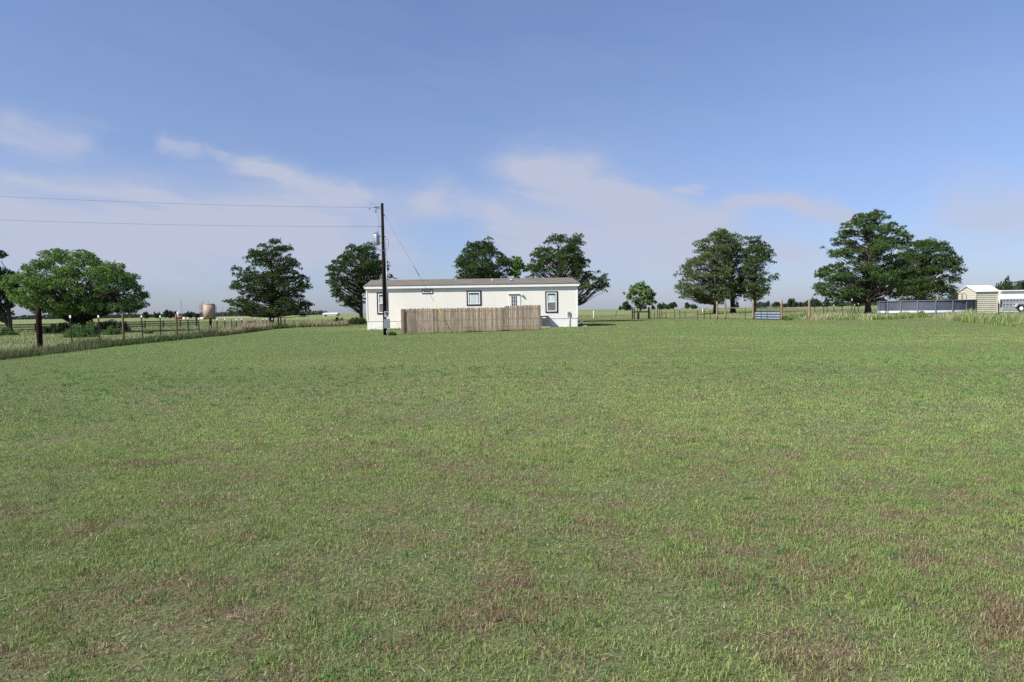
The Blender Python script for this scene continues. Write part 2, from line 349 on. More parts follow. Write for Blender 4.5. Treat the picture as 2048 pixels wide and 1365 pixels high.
def make_lawn():
    X, Y = lawn_pts(.6, 100, 16000, 2.2, .88, 4)
    ok = (X > XL(Y)-.1) & (X < XR(Y)+.1); X, Y = X[ok], Y[ok]
    bare = fbm(X, Y, .8, 77, 5); keep = rng.uniform(0, 1, len(X)) > np.clip((bare-.57)*7, 0, .62); X, Y = X[keep], Y[keep]
    P = np.stack([X, Y, zt(X, Y)+.018], -1); s = np.maximum(1, Y/6.2)
    tuf = fbm(X, Y, .5, 55); cl = vnoise(X, Y, .11, 201)*.6+vnoise(X, Y, .05, 203)*.4; ck = (rng.uniform(0, 1, len(X)) < .35+1.2*cl) | (Y > 16); X, Y, tuf, cl = X[ck], Y[ck], tuf[ck], cl[ck]; cl = np.where(Y > 16, .5, cl)
    P = np.stack([X, Y, zt(X, Y)+.018], -1); s = np.maximum(1, Y/6.2)
    H = (.012+.020*rng.uniform(0, 1, len(X))+.06*np.clip(tuf-.5, 0, 1))*np.where(Y > 25, 1.15, 1)*(.55+1.0*cl)
    Wd = .0031*s*rng.uniform(.7, 1.3, len(X)); C = grass_cols(X, Y)
    near = Y < 14; out = []
    V, F, c = blades(P[near], H[near], Wd[near], C[near], 1.9, 2); V2, F2, c2 = blades(P[~near], H[~near], Wd[~near], C[~near], 1.1, 1)
    return np.concatenate([V, V2]), np.concatenate([F, F2+len(V)]), np.concatenate([c, c2])
V, F, C = make_lawn()
tag(np_mesh('lawn_grass', V, F, MT['blade'], col=C), 'short mown lawn grass with dry straw and bare patches', 'grass', kind='stuff')
def make_tufts():                                      # longer brighter runners and clumps of coarser grass near the camera
    n = 2000; Yc = rng.uniform(0, 1, n)**.75*17+1.8; Xc = rng.uniform(-1, 1, n)*(.86*Yc+1)
    k = 16; X = np.repeat(Xc, k)+rng.normal(0, .035, n*k); Y = np.repeat(Yc, k)+rng.normal(0, .035, n*k)
    ok = X > XL(Y)+.2; X, Y = X[ok], Y[ok]
    P = np.stack([X, Y, zt(X, Y)+.018], -1); H = rng.uniform(.035, .08, len(X)); Wd = .0042*np.maximum(1, Y/7)*rng.uniform(.7, 1.3, len(X))
    C = np.array([.095,.205,.062])*rng.uniform(.7, 1.35, (len(X), 1)); return blades(P, H, Wd, C, 1.2, 2)
V, F, C = make_tufts()
tag(np_mesh('coarse_grass', V, F, MT['blade'], col=C), 'scattered brighter green coarse grass tufts in the mown lawn', 'grass tufts', kind='stuff')
def make_straw():
    n = 60000; Y = rng.uniform(0, 1, n)**.7*13+1.7; X = rng.uniform(-1, 1, n)*(.86*Y+1)
    f = fbm(X, Y, .8, 77, 5); ok = rng.uniform(0, 1, n) < np.clip((f-.46)*6, .25, 1); X, Y = X[ok], Y[ok]; n = len(X)
    th = rng.uniform(0, 2*np.pi, n); L = rng.uniform(.02, .075, n); w = .0022*np.maximum(1, Y/5)
    z = zt(X, Y)+.020+rng.uniform(.0, .022, n); d = np.stack([np.cos(th), np.sin(th)], -1); q = np.stack([-d[:,1], d[:,0]], -1)
    c = np.stack([X, Y], -1); A = c-d*L[:,None]/2-q*w[:,None]; B = c-d*L[:,None]/2+q*w[:,None]; E = c+d*L[:,None]/2
    z2 = z+rng.uniform(-.004, .018, n)
    V = np.stack([np.c_[A, z], np.c_[B, z], np.c_[E, z2]], 1).reshape(-1, 3); i = np.arange(n)*3
    C = np.where(rng.uniform(0, 1, (n, 1)) < .6, STRAW*1.15, BROWN*1.1)*rng.uniform(.6, 1.3, (n, 1))
    return V, np.stack([i, i+1, i+2], -1), np.repeat(C, 3, axis=0)
V, F, C = make_straw()
tag(np_mesh('dry_thatch', V, F, MT['blade'], col=C), 'loose dry straw clippings lying in the thin lawn patches', 'thatch', kind='stuff')

def pasture_pts(n, xf, yf):
    return xf(n), yf(n)
def make_pasture():
    # left pasture
    Vs, Fs, Cs, b = [], [], [], 0
    n = 150000; Y = 22+rng.uniform(0, 1, n)**1.5*150; X = rng.uniform(-1, 1, n)*(.86*Y+6)
    ok = ((X < XL(np.minimum(Y, 76))-.2) & (Y < YB)) | ((X > XR(np.minimum(Y, 76))+.2) & (Y > 30) & (Y < YB)) | (Y > YB-1)
    X, Y = X[ok], Y[ok]; n = len(X)
    P = np.stack([X, Y, zt(X, Y)-.01], -1); f = fbm(X, Y, 7, 91); g = fbm(X, Y, 2.2, 14)
    H = (.10+.22*rng.uniform(0, 1, n)*np.clip(g*1.6, .3, 1.3)); H = np.where(X > 0, H*.75, H); H = np.where((X > -30) & (Y > 60) & (Y < YB) & (X < 0), H*.9, H)
    Wd = .016*np.maximum(1, Y/26)*rng.uniform(.6, 1.3, n)
    t = np.clip((f-.38)*3.0, 0, 1)[:, None]; C = np.array([.115,.175,.058])*(1-t)+np.array([.26,.22,.13])*t
    C = C*rng.uniform(.6, 1.25, (n, 1))
    return blades(P, H, Wd, C, .55, 1)
V, F, C = make_pasture()
tag(np_mesh('pasture_grass', V, F, MT['blade'], col=C), 'rough unmown pasture grass, green and tan, beyond the fences', 'pasture grass', kind='stuff')

def edge_weeds(name, pts, n, width, hgt, cols, label, plume=0.0, yl=0):
    pts = np.array(pts); seg = np.linalg.norm(np.diff(pts, axis=0), axis=1); cs = np.concatenate([[0], np.cumsum(seg)])
    s = rng.uniform(0, cs[-1], n); X = np.interp(s, cs, pts[:, 0]); Y = np.interp(s, cs, pts[:, 1])
    i = np.clip(np.searchsorted(cs, s)-1, 0, len(seg)-1); d = (pts[i+1]-pts[i])/seg[i][:, None]; q = np.stack([-d[:, 1], d[:, 0]], -1)
    o = rng.uniform(0, 1, n)*width; X = X+q[:, 0]*o; Y = Y+q[:, 1]*o
    f = fbm(X, Y, 1.4, 61); g = fbm(X, Y, 5, 44)
    P = np.stack([X, Y, zt(X, Y)], -1); H = hgt*(.35+.9*rng.uniform(0, 1, n))*np.clip(f*1.9, .35, 1.5)
    Wd = .017*np.maximum(1, np.hypot(X, Y)/30)*rng.uniform(.5, 1.2, n)
    t = np.clip((g-.40)*4, 0, 1)*rng.uniform(.2, 1, n); c0, c1, c2 = [np.array(c) for c in cols]
    C = (c0[None]*(1-t[:, None])+c1[None]*t[:, None])*rng.uniform(.6, 1.3, (n, 1))
    k = rng.uniform(0, 1, n) < plume*np.clip((g-.3)*3, .2, 1.5); C[k] = c2*rng.uniform(.75, 1.2, (k.sum(), 1)); H[k] *= 1.3
    V, F, C = blades(P, H, Wd, C, .38, 2, gust=.35)
    return tag(np_mesh(name, V, F, MT['blade'], col=C), label, 'tall grass', kind='stuff')
# along the left fence (strip to the left of the lawn edge), and the right strip before the pool
L2 = [(XL(y)+.05, y) for y in np.arange(14, 74, 1.5)]
edge_weeds('fence_line_grass', L2, 34000, 1.5, .34, [(.065,.105,.038),(.115,.125,.058),(.24,.20,.12)], 'dark ragged uncut grass under the left wire fence', .12)
pr = [(p.x, p.y) for p in (gnd(462, 670), gnd(500, 665), gnd(556, 657.5))]
edge_weeds('dry_reed_grass', pr, 5000, 1.8, .62, [(.24,.20,.12),(.36,.29,.19),(.46,.37,.26)], 'tan dry reed-like tall grass at the far end of the left fence by the pine', .5)
ps = [(p.x, p.y) for p in (gnd(556, 657.5), gnd(600, 655.5), gnd(660, 654), gnd(700, 653))]
edge_weeds('tall_field_grass', ps, 12000, 6, .5, [(.18,.23,.09),(.33,.28,.18),(.42,.34,.24)], 'tall green and tan grass right of the left pine', .25)
R2 = [(XR(y)-.05, y) for y in np.arange(76, 24, -1.5)]
edge_weeds('ditch_grass', R2, 46000, 3.0, .44, [(.17,.25,.075),(.34,.33,.17),(.52,.45,.32)], 'tall seeding grass in front of the pool and tan shed', .22)
hb = [(p.x, p.y) for p in (gnd(737, 661), gnd(803, 660))]
edge_weeds('skirting_weeds', hb, 900, -.5, .16, [(.11,.20,.05),(.14,.20,.07),(.22,.22,.11)], 'low weeds growing against the white skirting left of the plank fence', .05)
fb = [(p.x, p.y-.05) for p in (gnd(804, 668.7), at(1011.5, 650, 50.2), at(1083, 650, 51.0))]
edge_weeds('fence_foot_grass', fb, 2600, -.35, .12, [(.11,.19,.05),(.17,.20,.07),(.22,.21,.11)], 'low uncut grass at the foot of the plank privacy fence', .05)

# ------------------------------------------------------------------ trees
def inpoly(x, y, poly):
    c = False; n = len(poly); j = n-1
    for i in range(n):
        xi, yi = poly[i]; xj, yj = poly[j]
        if (yi > y) != (yj > y) and x < (xj-xi)*(y-yi)/(yj-yi)+xi: c = not c
        j = i
    return c
def tuft_mesh(centres, dirs, size, per, wid, cols, spread=.9):
    n = len(centres); N_ = n*per; c = np.repeat(centres, per, 0); d = np.repeat(dirs, per, 0)+rng.normal(0, spread, (N_, 3)); d /= np.linalg.norm(d, axis=1)[:, None]+1e-9
    s = rng.normal(0, 1, (N_, 3)); s -= d*(s*d).sum(1)[:, None]; s /= np.linalg.norm(s, axis=1)[:, None]+1e-9
    L = (size*rng.uniform(.6, 1.25, N_))[:, None]; w = (wid*rng.uniform(.6, 1.3, N_))[:, None]
    base = c; tip = c+d*L; mid = c+d*L*.55
    V = np.stack([base, mid-s*w/2, tip, mid+s*w/2], 1).reshape(-1, 3); i = np.arange(N_)*4
    F = np.stack([i, i+1, i+2, i+3], -1); return V, F, np.repeat(np.repeat(cols, per, 0), 4, 0)
def tree(name, label, cat, poly, D, trunk, tr, nclump, cr_=.75, kind='pine', cols=((.026,.050,.018),(.072,.112,.034)), holes=(), group=None, base=None, fork=.45, tufts=44, flat=.66, size=.30, density=1.0, lean=0.0, trunk_top=None, seed=1, bark='bark', stems=1, gap=.33):
    """poly: crown outline in photo pixels, taken to the tree's own distance D; trunk: px of the trunk foot"""
    rr = random.Random(seed)
    if kind == 'pine': nclump = int(nclump*1.25); tufts = int(tufts*1.1); size *= .78
    else: nclump = int(nclump*1.0)
    holes = [(a, b, c*1.5) for a, b, c in holes]
    pw = [at(x, y, D) for x, y in poly]; b = at(trunk, base or hor(trunk), D); X0 = b.x; z0 = float(zt(X0, D))
    P2 = [(p.x-X0, p.z-z0) for p in pw]
    zs = [q for _, q in P2]; zmin, zmax = max(min(zs), .5), max(zs); xs = [p for p, _ in P2]; x0, x1 = min(xs), max(xs)
    HP = [(at(hx, hy, D).x-X0, at(hx, hy, D).z-z0, hr/FPX*D) for hx, hy, hr in holes]
    root = empty(name, (X0, D, z0), 0, label, cat, group)
    # half-width profile
    def span(z):
        xs_ = [x for x in np.linspace(x0, x1, 50) if inpoly(x, z, P2)]
        return (min(xs_), max(xs_)) if xs_ else (0, 0)
    cl = []; tries = 0
    while len(cl) < nclump and tries < nclump*80:
        tries += 1
        x = rr.uniform(x0, x1); z = rr.uniform(zmin, zmax); r = cr_*(rr.uniform(.75, 1.15) if rr.random() < .5 else rr.uniform(.32, .6))
        if not inpoly(x, z, P2): continue
        if float(vnoise(np.array([x]), np.array([z*1.6]), 1.05, seed*7)[0]) < gap and rr.random() < .88: continue
        # keep the clump inside the outline
        bad = sum(not inpoly(x+dx*r*.95, z+dz*r*flat*.95, P2) for dx, dz in ((1,0),(-1,0),(0,1),(0,-1)))
        if bad > 0 and rr.random() < .93: continue
        a, c = span(z); mid = (a+c)/2; hw = max((c-a)/2, .3); e = math.sqrt(max(0, 1-((x-mid)/hw)**2))*hw
        y = rr.choice((-1, 1))*e*rr.random()**.6*.95
        if abs(y) < hw*.35 and abs(x-mid) < hw*.35 and z < zmax*.8 and rr.random() < .5: continue
        if any((x-hx)**2+(z-hz)**2 < (hr)**2 for hx, hz, hr in HP) and rr.random() < .9: continue
        if any((x-p[0])**2+(y-p[1])**2+((z-p[2])/flat)**2 < (min(r, p[3])*.85)**2 for p in cl): continue
        cl.append((x, y, z, r))
    # foliage
    Cn, Dn, Cc = [], [], []; c0, c1 = np.array(cols[0]), np.array(cols[1])
    for (x, y, z, r) in cl:
        k = int(tufts*density*(r/cr_)**1.8)+3; u = rng.normal(0, 1, (k, 3)); u /= np.linalg.norm(u, axis=1)[:, None]; rad = rng.uniform(.35, 1, k)**.5
        if kind == 'pine': u[:, 2] = np.where(u[:, 2] < -.3, -u[:, 2]*.5, u[:, 2])
        p = u*rad[:, None]*np.array([r, r, r*flat])*(1+.12*rng.normal(0, 1, (k, 1))) + np.array([x, y, z])
        Cn.append(p); dd = u*.7+np.array([0, 0, .55]) if kind == 'pine' else u*.5+rng.normal(0, .5, (k, 3)); Dn.append(dd)
        t = np.clip(rng.normal(.5, .25, (k, 1))+rr.uniform(-.25, .25), 0, 1); Cc.append((c0*(1-t)+c1*t)*1.18)
    if kind == 'pine': V, F, Cl = tuft_mesh(np.concatenate(Cn), np.concatenate(Dn), size, 6, size*.30, np.concatenate(Cc), .55)
    else: V, F, Cl = tuft_mesh(np.concatenate(Cn), np.concatenate(Dn), size, 4, size*.62, np.concatenate(Cc), .9)
    keep = V[:, 2].reshape(-1, 4).min(1) > .12; F = F[keep]
    np_mesh('crown', V, F, MT['needle' if kind == 'pine' else 'leaf'], root, Cl)
    # trunk and limbs
    m = MB(); top = zmax*(trunk_top or .86); axis = []
    midtop = sum(span(zmax*.75))/2
    for si in range(stems):
        ox = 0 if stems == 1 else rr.uniform(-.25, .25); tx = midtop*.8 if stems == 1 else (span(zmax*.6)[0]+(si+.5)/stems*(span(zmax*.6)[1]-span(zmax*.6)[0]))*.8
        pts = []; nn = 12
        for i in range(nn+1):
            t = i/nn; pts.append((ox+tx*t**1.4+rr.uniform(-.06, .06)*(i > 0), rr.uniform(-.08, .08)*(i > 0)+(0 if stems == 1 else rr.uniform(-.3, .3)*t), top*t))
        rads = [tr*(1.25 if i == 0 else 1)*(1-.88*(i/nn)**1.1)/(stems**.4) for i in range(nn+1)]
        m.tube(pts, rads, 9); axis.append((pts, rads))
    for ci, (x, y, z, r) in enumerate(cl):
        pts, rads = axis[ci % len(axis)] if stems == 1 else min(axis, key=lambda a: abs(a[0][8][0]-x))
        zz = min(max(z-(math.hypot(x, y))*fork*rr.uniform(.6, 1.3)-.2, top*.12), top*.96); i = min(int(zz/top*12), 11); t = zz/top*12-i
        s = Vector(pts[i]).lerp(Vector(pts[i+1]), t); e = Vector((x, y, z)); L = (e-s).length
        if L < .3: continue
        mid = s.lerp(e, .5)+Vector((rr.uniform(-.08, .08)*L, rr.uniform(-.08, .08)*L, -.03*L if kind == 'pine' else .06*L))
        rb = min(rads[i]*.45, .012+.010*L)
        m.tube([s, s.lerp(mid, .5)+Vector((0, 0, .02*L)), mid, mid.lerp(e, .5)+Vector((0, 0, .03*L)), e], [rb, rb*.8, rb*.62, rb*.42, rb*.2], 5, False)
    m.build('trunk', MT[bark], root)
    return root
PA = [(549,477),(563,484),(578,488),(585,499),(582,513),(605,524),(606,534),(594,541),(608,554),(622,564),(622,574),(609,587),(606,594),(610,602),(624,610),(622,618),(612,626),(612,640),(586,639),(574,642),(555,635),(529,638),(490,636),(464,630),(459,621),(454,602),(471,597),(490,595),(469,583),(468,572),(481,562),(470,551),(475,532),(492,534),(496,511),(509,505),(513,499),(529,490),(540,480)]
tree('pine_tree', 'tall dark conical pine standing at the far end of the left wire fence', 'tree', PA, 84, 543, .32, 330, .72, group='pines around the house', seed=3, tufts=40, fork=.35, gap=.20)
PBt = [(700,490),(713,488),(734,488),(750,495),(753,507),(762,521),(781,525),(784,532),(776,544),(771,553),(788,557),(757,561),(743,566),(735,584),(735,610),(729,616),(717,612),(696,621),(680,614),(680,603),(668,598),(659,582),(654,567),(652,549),(661,530),(668,516),(680,509),(687,511),(696,492)]
tree('pine_tree', 'rounded pine behind the utility pole at the left end of the house', 'tree', PBt, 98, 722, .30, 300, .75, group='pines around the house', seed=5, tufts=40, holes=[(712,585,8),(690,590,6),(735,600,7)], fork=.6)
PCt = [(969,470),(989,478),(990,489),(998,497),(997,510),(1014,507),(1026,519),(1030,531),(1024,556),(1018,598),(915,600),(911,556),(906,548),(899,530),(906,520),(917,522),(912,503),(925,499),(935,497),(930,486),(938,478),(953,475)]
tree('pine_tree', 'dense pine showing above the middle of the house roof', 'tree', PCt, 92, 962, .32, 270, .78, group='pines around the house', seed=8, tufts=46)
PDt = [(1022,513),(1034,512),(1047,520),(1054,527),(1056,545),(1052,600),(1016,600),(1020,545)]
tree('broadleaf_tree', 'bright green leafy tree between the two pines behind the roof', 'tree', PDt, 100, 1036, .14, 60, .55, 'leaf', ((.08,.16,.04),(.15,.27,.07)), seed=9, tufts=60, size=.28, bark='bark2')
PEt = [(1123,467),(1134,472),(1139,484),(1148,472),(1167,476),(1168,495),(1166,505),(1180,516),(1184,531),(1182,544),(1196,541),(1210,543),(1219,556),(1218,569),(1218,581),(1211,587),(1191,590),(1180,582),(1165,590),(1168,602),(1168,611),(1157,617),(1140,612),(1060,600),(1048,575),(1050,554),(1049,540),(1058,522),(1060,510),(1073,495),(1085,495),(1087,482),(1098,476),(1110,470)]
tree('pine_tree', 'spreading pine rising behind the right end of the house', 'tree', PEt, 84, 1124, .34, 300, .72, group='pines around the house', seed=12, tufts=40, holes=[(1106,540,12),(1128,545,12),(1092,552,7),(1186,600,5)], fork=.75)
PFt = [(1279,564),(1295,567),(1298,578),(1312,582),(1307,595),(1313,606),(1299,613),(1286,620),(1270,614),(1248,604),(1256,593),(1245,589),(1249,579),(1264,571)]
tree('young_broadleaf_tree', 'small broad-leaved tree inside the dark rail pen', 'tree', PFt, 100, 1277, .09, 130, .27, 'leaf', ((.07,.12,.04),(.21,.29,.12)), seed=15, tufts=16, size=.30, flat=.9, bark='bark2', stems=2)
G1p = [(1413,473),(1430,462),(1447,458),(1462,470),(1466,500),(1462,540),(1470,580),(1458,612),(1428,616),(1412,614),(1402,604),(1393,600),(1376,598),(1353,604),(1359,591),(1346,580),(1355,572),(1354,555),(1365,546),(1361,533),(1372,522),(1385,516),(1383,505),(1391,497),(1393,482)]
G2p = [(1447,456),(1458,462),(1468,460),(1490,471),(1497,485),(1502,520),(1504,560),(1498,585),(1482,600),(1470,600),(1445,596),(1428,585),(1418,550),(1415,510),(1425,475)]
G3p = [(1494,479),(1509,471),(1529,475),(1533,490),(1541,492),(1550,503),(1548,518),(1551,529),(1546,539),(1527,534),(1528,547),(1558,550),(1557,563),(1541,568),(1544,580),(1541,591),(1526,594),(1520,601),(1514,608),(1496,608),(1484,600),(1478,570),(1482,520)]
OL = ((.045,.072,.027),(.120,.160,.062))
tree('pine_tree', 'lighter olive pine, left one of the three grown together by the field gate', 'tree', G1p, 112, 1431, .38, 330, .85, group='three pines by the gate', seed=21, tufts=34, holes=[(1405,540,6),(1425,530,5),(1380,568,5)], fork=.7, cols=OL, size=.34)
tree('pine_tree', 'tallest middle pine of the three grown together by the field gate', 'tree', G2p, 116, 1466, .42, 230, .88, group='three pines by the gate', seed=22, tufts=34, fork=.6, cols=((.038,.064,.024),(.102,.142,.054)), size=.34)
tree('pine_tree', 'darker right-hand pine of the three grown together by the field gate', 'tree', G3p, 110, 1508, .32, 210, .8, group='three pines by the gate', seed=23, tufts=36, holes=[(1537,540,7),(1532,573,5)], fork=.6, size=.32, cols=((.028,.052,.020),(.078,.118,.040)))
Hp = [(1740,422),(1760,424),(1770,432),(1786,439),(1786,450),(1797,451),(1809,459),(1806,472),(1820,481),(1803,492),(1800,512),(1812,531),(1818,553),(1808,575),(1792,596),(1753,598),(1742,586),(1723,588),(1722,600),(1705,604),(1688,598),(1683,608),(1666,608),(1652,599),(1639,592),(1635,573),(1637,551),(1644,540),(1663,536),(1666,518),(1652,507),(1649,494),(1663,485),(1670,474),(1688,463),(1685,450),(1690,441),(1709,439),(1718,428)]
tree('pine_tree', 'tallest layered pine standing left of the round pool', 'tree', Hp, 76, 1736, .32, 400, .62, group='pines by the pool', seed=31, tufts=38, holes=[(1738,455,7),(1750,485,6),(1715,515,5),(1690,550,6),(1755,545,7),(1712,572,6),(1700,495,5),(1765,560,5)], fork=.45, cols=((.028,.056,.020),(.080,.130,.042)))
Ip = [(1851,477),(1867,483),(1884,492),(1895,501),(1896,509),(1906,518),(1911,531),(1916,549),(1908,564),(1899,572),(1905,590),(1895,612),(1800,612),(1790,580),(1796,540),(1800,510),(1810,492),(1828,481)]
tree('pine_tree', 'dark round-headed pine rising behind the round pool', 'tree', Ip, 90, 1838, .34, 330, .78, group='pines by the pool', seed=33, tufts=42, holes=[(1832,535,6),(1870,545,6),(1880,560,4)], fork=.5)
Jp = [(122,496),(136,496),(150,506),(168,499),(183,508),(187,518),(211,520),(238,528),(250,537),(267,552),(274,571),(278,592),(288,608),(282,622),(250,622),(229,630),(152,634),(114,632),(86,629),(66,613),(40,603),(34,594),(34,583),(38,552),(65,550),(65,531),(84,528),(86,512),(95,503)]
tree('spreading_tree', 'broad bright green multi-stemmed tree behind the left wire fence', 'tree', Jp, 68, 152, .30, 430, .62, 'leaf', ((.070,.125,.034),(.160,.255,.075)), seed=41, tufts=100, size=.15, flat=.7, bark='bark2', stems=5, gap=.27, holes=[(105,590,6),(110,600,5),(245,605,7),(262,598,5),(95,570,4),(150,535,4)])
Kp = [(-10,500),(4,505),(9,512),(8,520),(-8,528),(4,537),(22,539),(30,556),(36,572),(34,596),(24,618),(10,634),(-60,634),(-90,560),(-60,505)]
tree('oak_tree', 'very dark tree cut by the left edge behind the board fence', 'tree', Kp, 76, 19, .30, 210, .68, 'leaf', ((.020,.040,.016),(.038,.068,.024)), seed=43, tufts=60, size=.22, flat=.7, bark='bark2', stems=2, holes=[(30,625,6)])

def shrub(name, label, px, py, wpx, hpx, cols, D=None, group=None, seed=0, size=.12, n=None):
    g = gnd(px, py); D = D or g.y; g = at(px, py, D); g.z = float(zt(g.x, D)); s = D/FPX
    root = empty(name, g, 0, label, 'bush', group); w = wpx*s/2; h = hpx*s; rr = random.Random(seed)
    Cn, Dn, Cc = [], [], []; m = MB(); k = n or max(10, int(26*w*h)); c0, c1 = np.array(cols[0]), np.array(cols[1])
    ph = rr.uniform(0, 6.28)
    for i in range(k):
        a = rr.uniform(0, 6.28); q = rr.random()**.6; x = math.cos(a)*q*w; y = math.sin(a)*q*w*.8; z = h*rr.uniform(.1, 1)*math.sqrt(max(.05, 1-q*q*.85))*(.70+.30*math.sin(x/w*4+ph)*math.cos(i)); r = rr.uniform(.16, .30)*max(.5, min(1.3, h))
        kk = 60; u = rng.normal(0, 1, (kk, 3)); u /= np.linalg.norm(u, axis=1)[:, None]
        Cn.append(u*r*rng.uniform(.3, 1, (kk, 1))+np.array([x, y, max(z-r*.4, .1)])); Dn.append(u*.6+np.array([0, 0, .5])); t = rng.uniform(0, 1, (kk, 1)); Cc.append(c0*(1-t)+c1*t)
        m.tube([(x*.15, y*.15, 0), (x*.6, y*.6, z*.5), (x, y, z)], [.018, .012, .005], 4, False)
    V, F, Cl = tuft_mesh(np.concatenate(Cn), np.concatenate(Dn), size, 3, size*.5, np.concatenate(Cc), .9)
    V[:, 2] = np.maximum(V[:, 2], .01)
    np_mesh('foliage', V, F, MT['leaf'], root, Cl); m.build('stem', MT['bark2'], root); return root
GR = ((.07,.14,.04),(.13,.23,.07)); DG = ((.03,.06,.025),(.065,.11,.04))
shrub('shrub', 'large rounded green shrub under the broad tree, right of the first white-tipped post', 165, 676, 58, 36, GR, 52, seed=1)
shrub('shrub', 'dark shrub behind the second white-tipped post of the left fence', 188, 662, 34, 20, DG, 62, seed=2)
shrub('shrub', 'green shrub left of the first thin wooden fence post', 222, 667, 44, 22, GR, 58, seed=3)
shrub('shrub', 'low green shrub right of the first thin wooden fence post', 297, 664, 14, 9, GR, 60, seed=4)
shrub('shrub', 'low green bush in front of the board fence near the left edge', 8, 672, 44, 18, GR, 62, seed=5)
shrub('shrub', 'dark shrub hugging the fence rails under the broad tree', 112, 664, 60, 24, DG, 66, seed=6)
shrub('shrub', 'leafy undergrowth directly beneath the broad tree trunk, coloured dark for the shade there', 160, 660, 90, 34, DG, 67, seed=21)  # undergrowth whose dark leaf colour stands in for shade under the crown
shrub('shrub', 'shrub under the right side of the broad tree crown, coloured dark as its shade', 228, 655, 58, 26, DG, 72, seed=22)  # shrub added with dark leaves to paint the shade below the crown
shrub('weed_plant', 'bright leafy weed growing in the left fence line', 331, 683, 14, 18, ((.05,.12,.03),(.09,.18,.05)), seed=7, size=.09)
shrub('shrub', 'dark green bush in the grass left of the conical pine trunk', 505, 656, 26, 15, DG, 84, seed=8)
shrub('shrub', 'leafy green bush in the field left of the house corner', 677, 651, 28, 19, GR, 85, seed=9)
shrub('shrub', 'dark bush around the foot of the pine at the house corner', 714, 648, 40, 19, DG, 94, seed=10)
shrub('weed_plant', 'small weedy plant at the foot of the utility pole', 785, 672, 12, 12, GR, seed=11, size=.08, n=9)
shrub('shrub', 'green sedge clump in the grass right of the blue gate', 1578, 641.5, 16, 6, ((.12,.20,.06),(.18,.27,.09)), seed=12, size=.11)
shrub('shrub', 'bushy green clump in the tall grass before the pool', 1838, 641, 30, 13, ((.16,.25,.07),(.24,.34,.11)), seed=13, size=.14)
shrub('shrub', 'grey-green bush between the dark pine and the shed', 1905, 612, 40, 32, ((.06,.075,.05),(.09,.10,.07)), 105, seed=14, size=.22)
shrub('shrub', 'dark undergrowth behind the pool wall', 1850, 618, 90, 24, DG, 84, seed=15, size=.18)

# distant trees: a few kinds, copied
def far_tree(seed, w, h, cols):
    rr = random.Random(seed); root = empty('distant_tree', (0, 0, 0)); Cn, Dn, Cc = [], [], []
    for i in range(26):
        a = rr.uniform(0, 6.28); q = rr.random()**.5; z = h*(.28+.66*rr.random()); lim = math.sqrt(max(.05, 1-((z/h-.55)/.5)**2)); x = math.cos(a)*q*w/2*lim; y = math.sin(a)*q*w/2*lim; r = w*.13*rr.uniform(.7, 1.3)
        k = 50; u = rng.normal(0, 1, (k, 3)); u /= np.linalg.norm(u, axis=1)[:, None]; Cn.append(u*r*rng.uniform(.4, 1, (k, 1))+np.array([x, y, z])); Dn.append(u)
        t = rng.uniform(0, 1, (k, 1)); Cc.append(np.array(cols[0])*(1-t)+np.array(cols[1])*t)
    V, F, Cl = tuft_mesh(np.concatenate(Cn), np.concatenate(Dn), .9, 3, .5, np.concatenate(Cc), .9); V[:, 2] = np.maximum(V[:, 2], .05)
    np_mesh('crown', V, F, MT['leaf'], root, Cl); MB().tube([(0,0,0),(.2,0,h*.4),(0,.2,h*.75)], [w*.035, w*.028, w*.01], 6).build('trunk', MT['bark2'], root)
    return root
FC = ((.035,.060,.034),(.065,.095,.05))
protos = [far_tree(101, 9, 6.5, FC), far_tree(102, 12, 6.0, FC), far_tree(103, 7, 7.5, FC)]
used = [False]*3
def place_far(px, wpx, hpx, D, label, k, group):
    src = protos[k]
    if not used[k]: o = src; used[k] = True
    else:
        o = src.copy(); SC.collection.objects.link(o)
        for ch in src.children: c = ch.copy(); SC.collection.objects.link(c); c.parent = o
    p = at(px, 600, D); o.location = (p.x, D, float(zt(p.x, D))); sw = (9, 12, 7)[k]; sh = (6.5, 6.0, 7.5)[k]
    o.scale = (wpx*D/FPX/sw, wpx*D/FPX/sw, (hpx+1.5*FPX/D)*D/FPX/sh); o.rotation_euler = (0, 0, px*.7)
    tag(o, label, 'tree', group)
RG, LG = 'distant trees on the right horizon', 'distant trees on the left horizon'
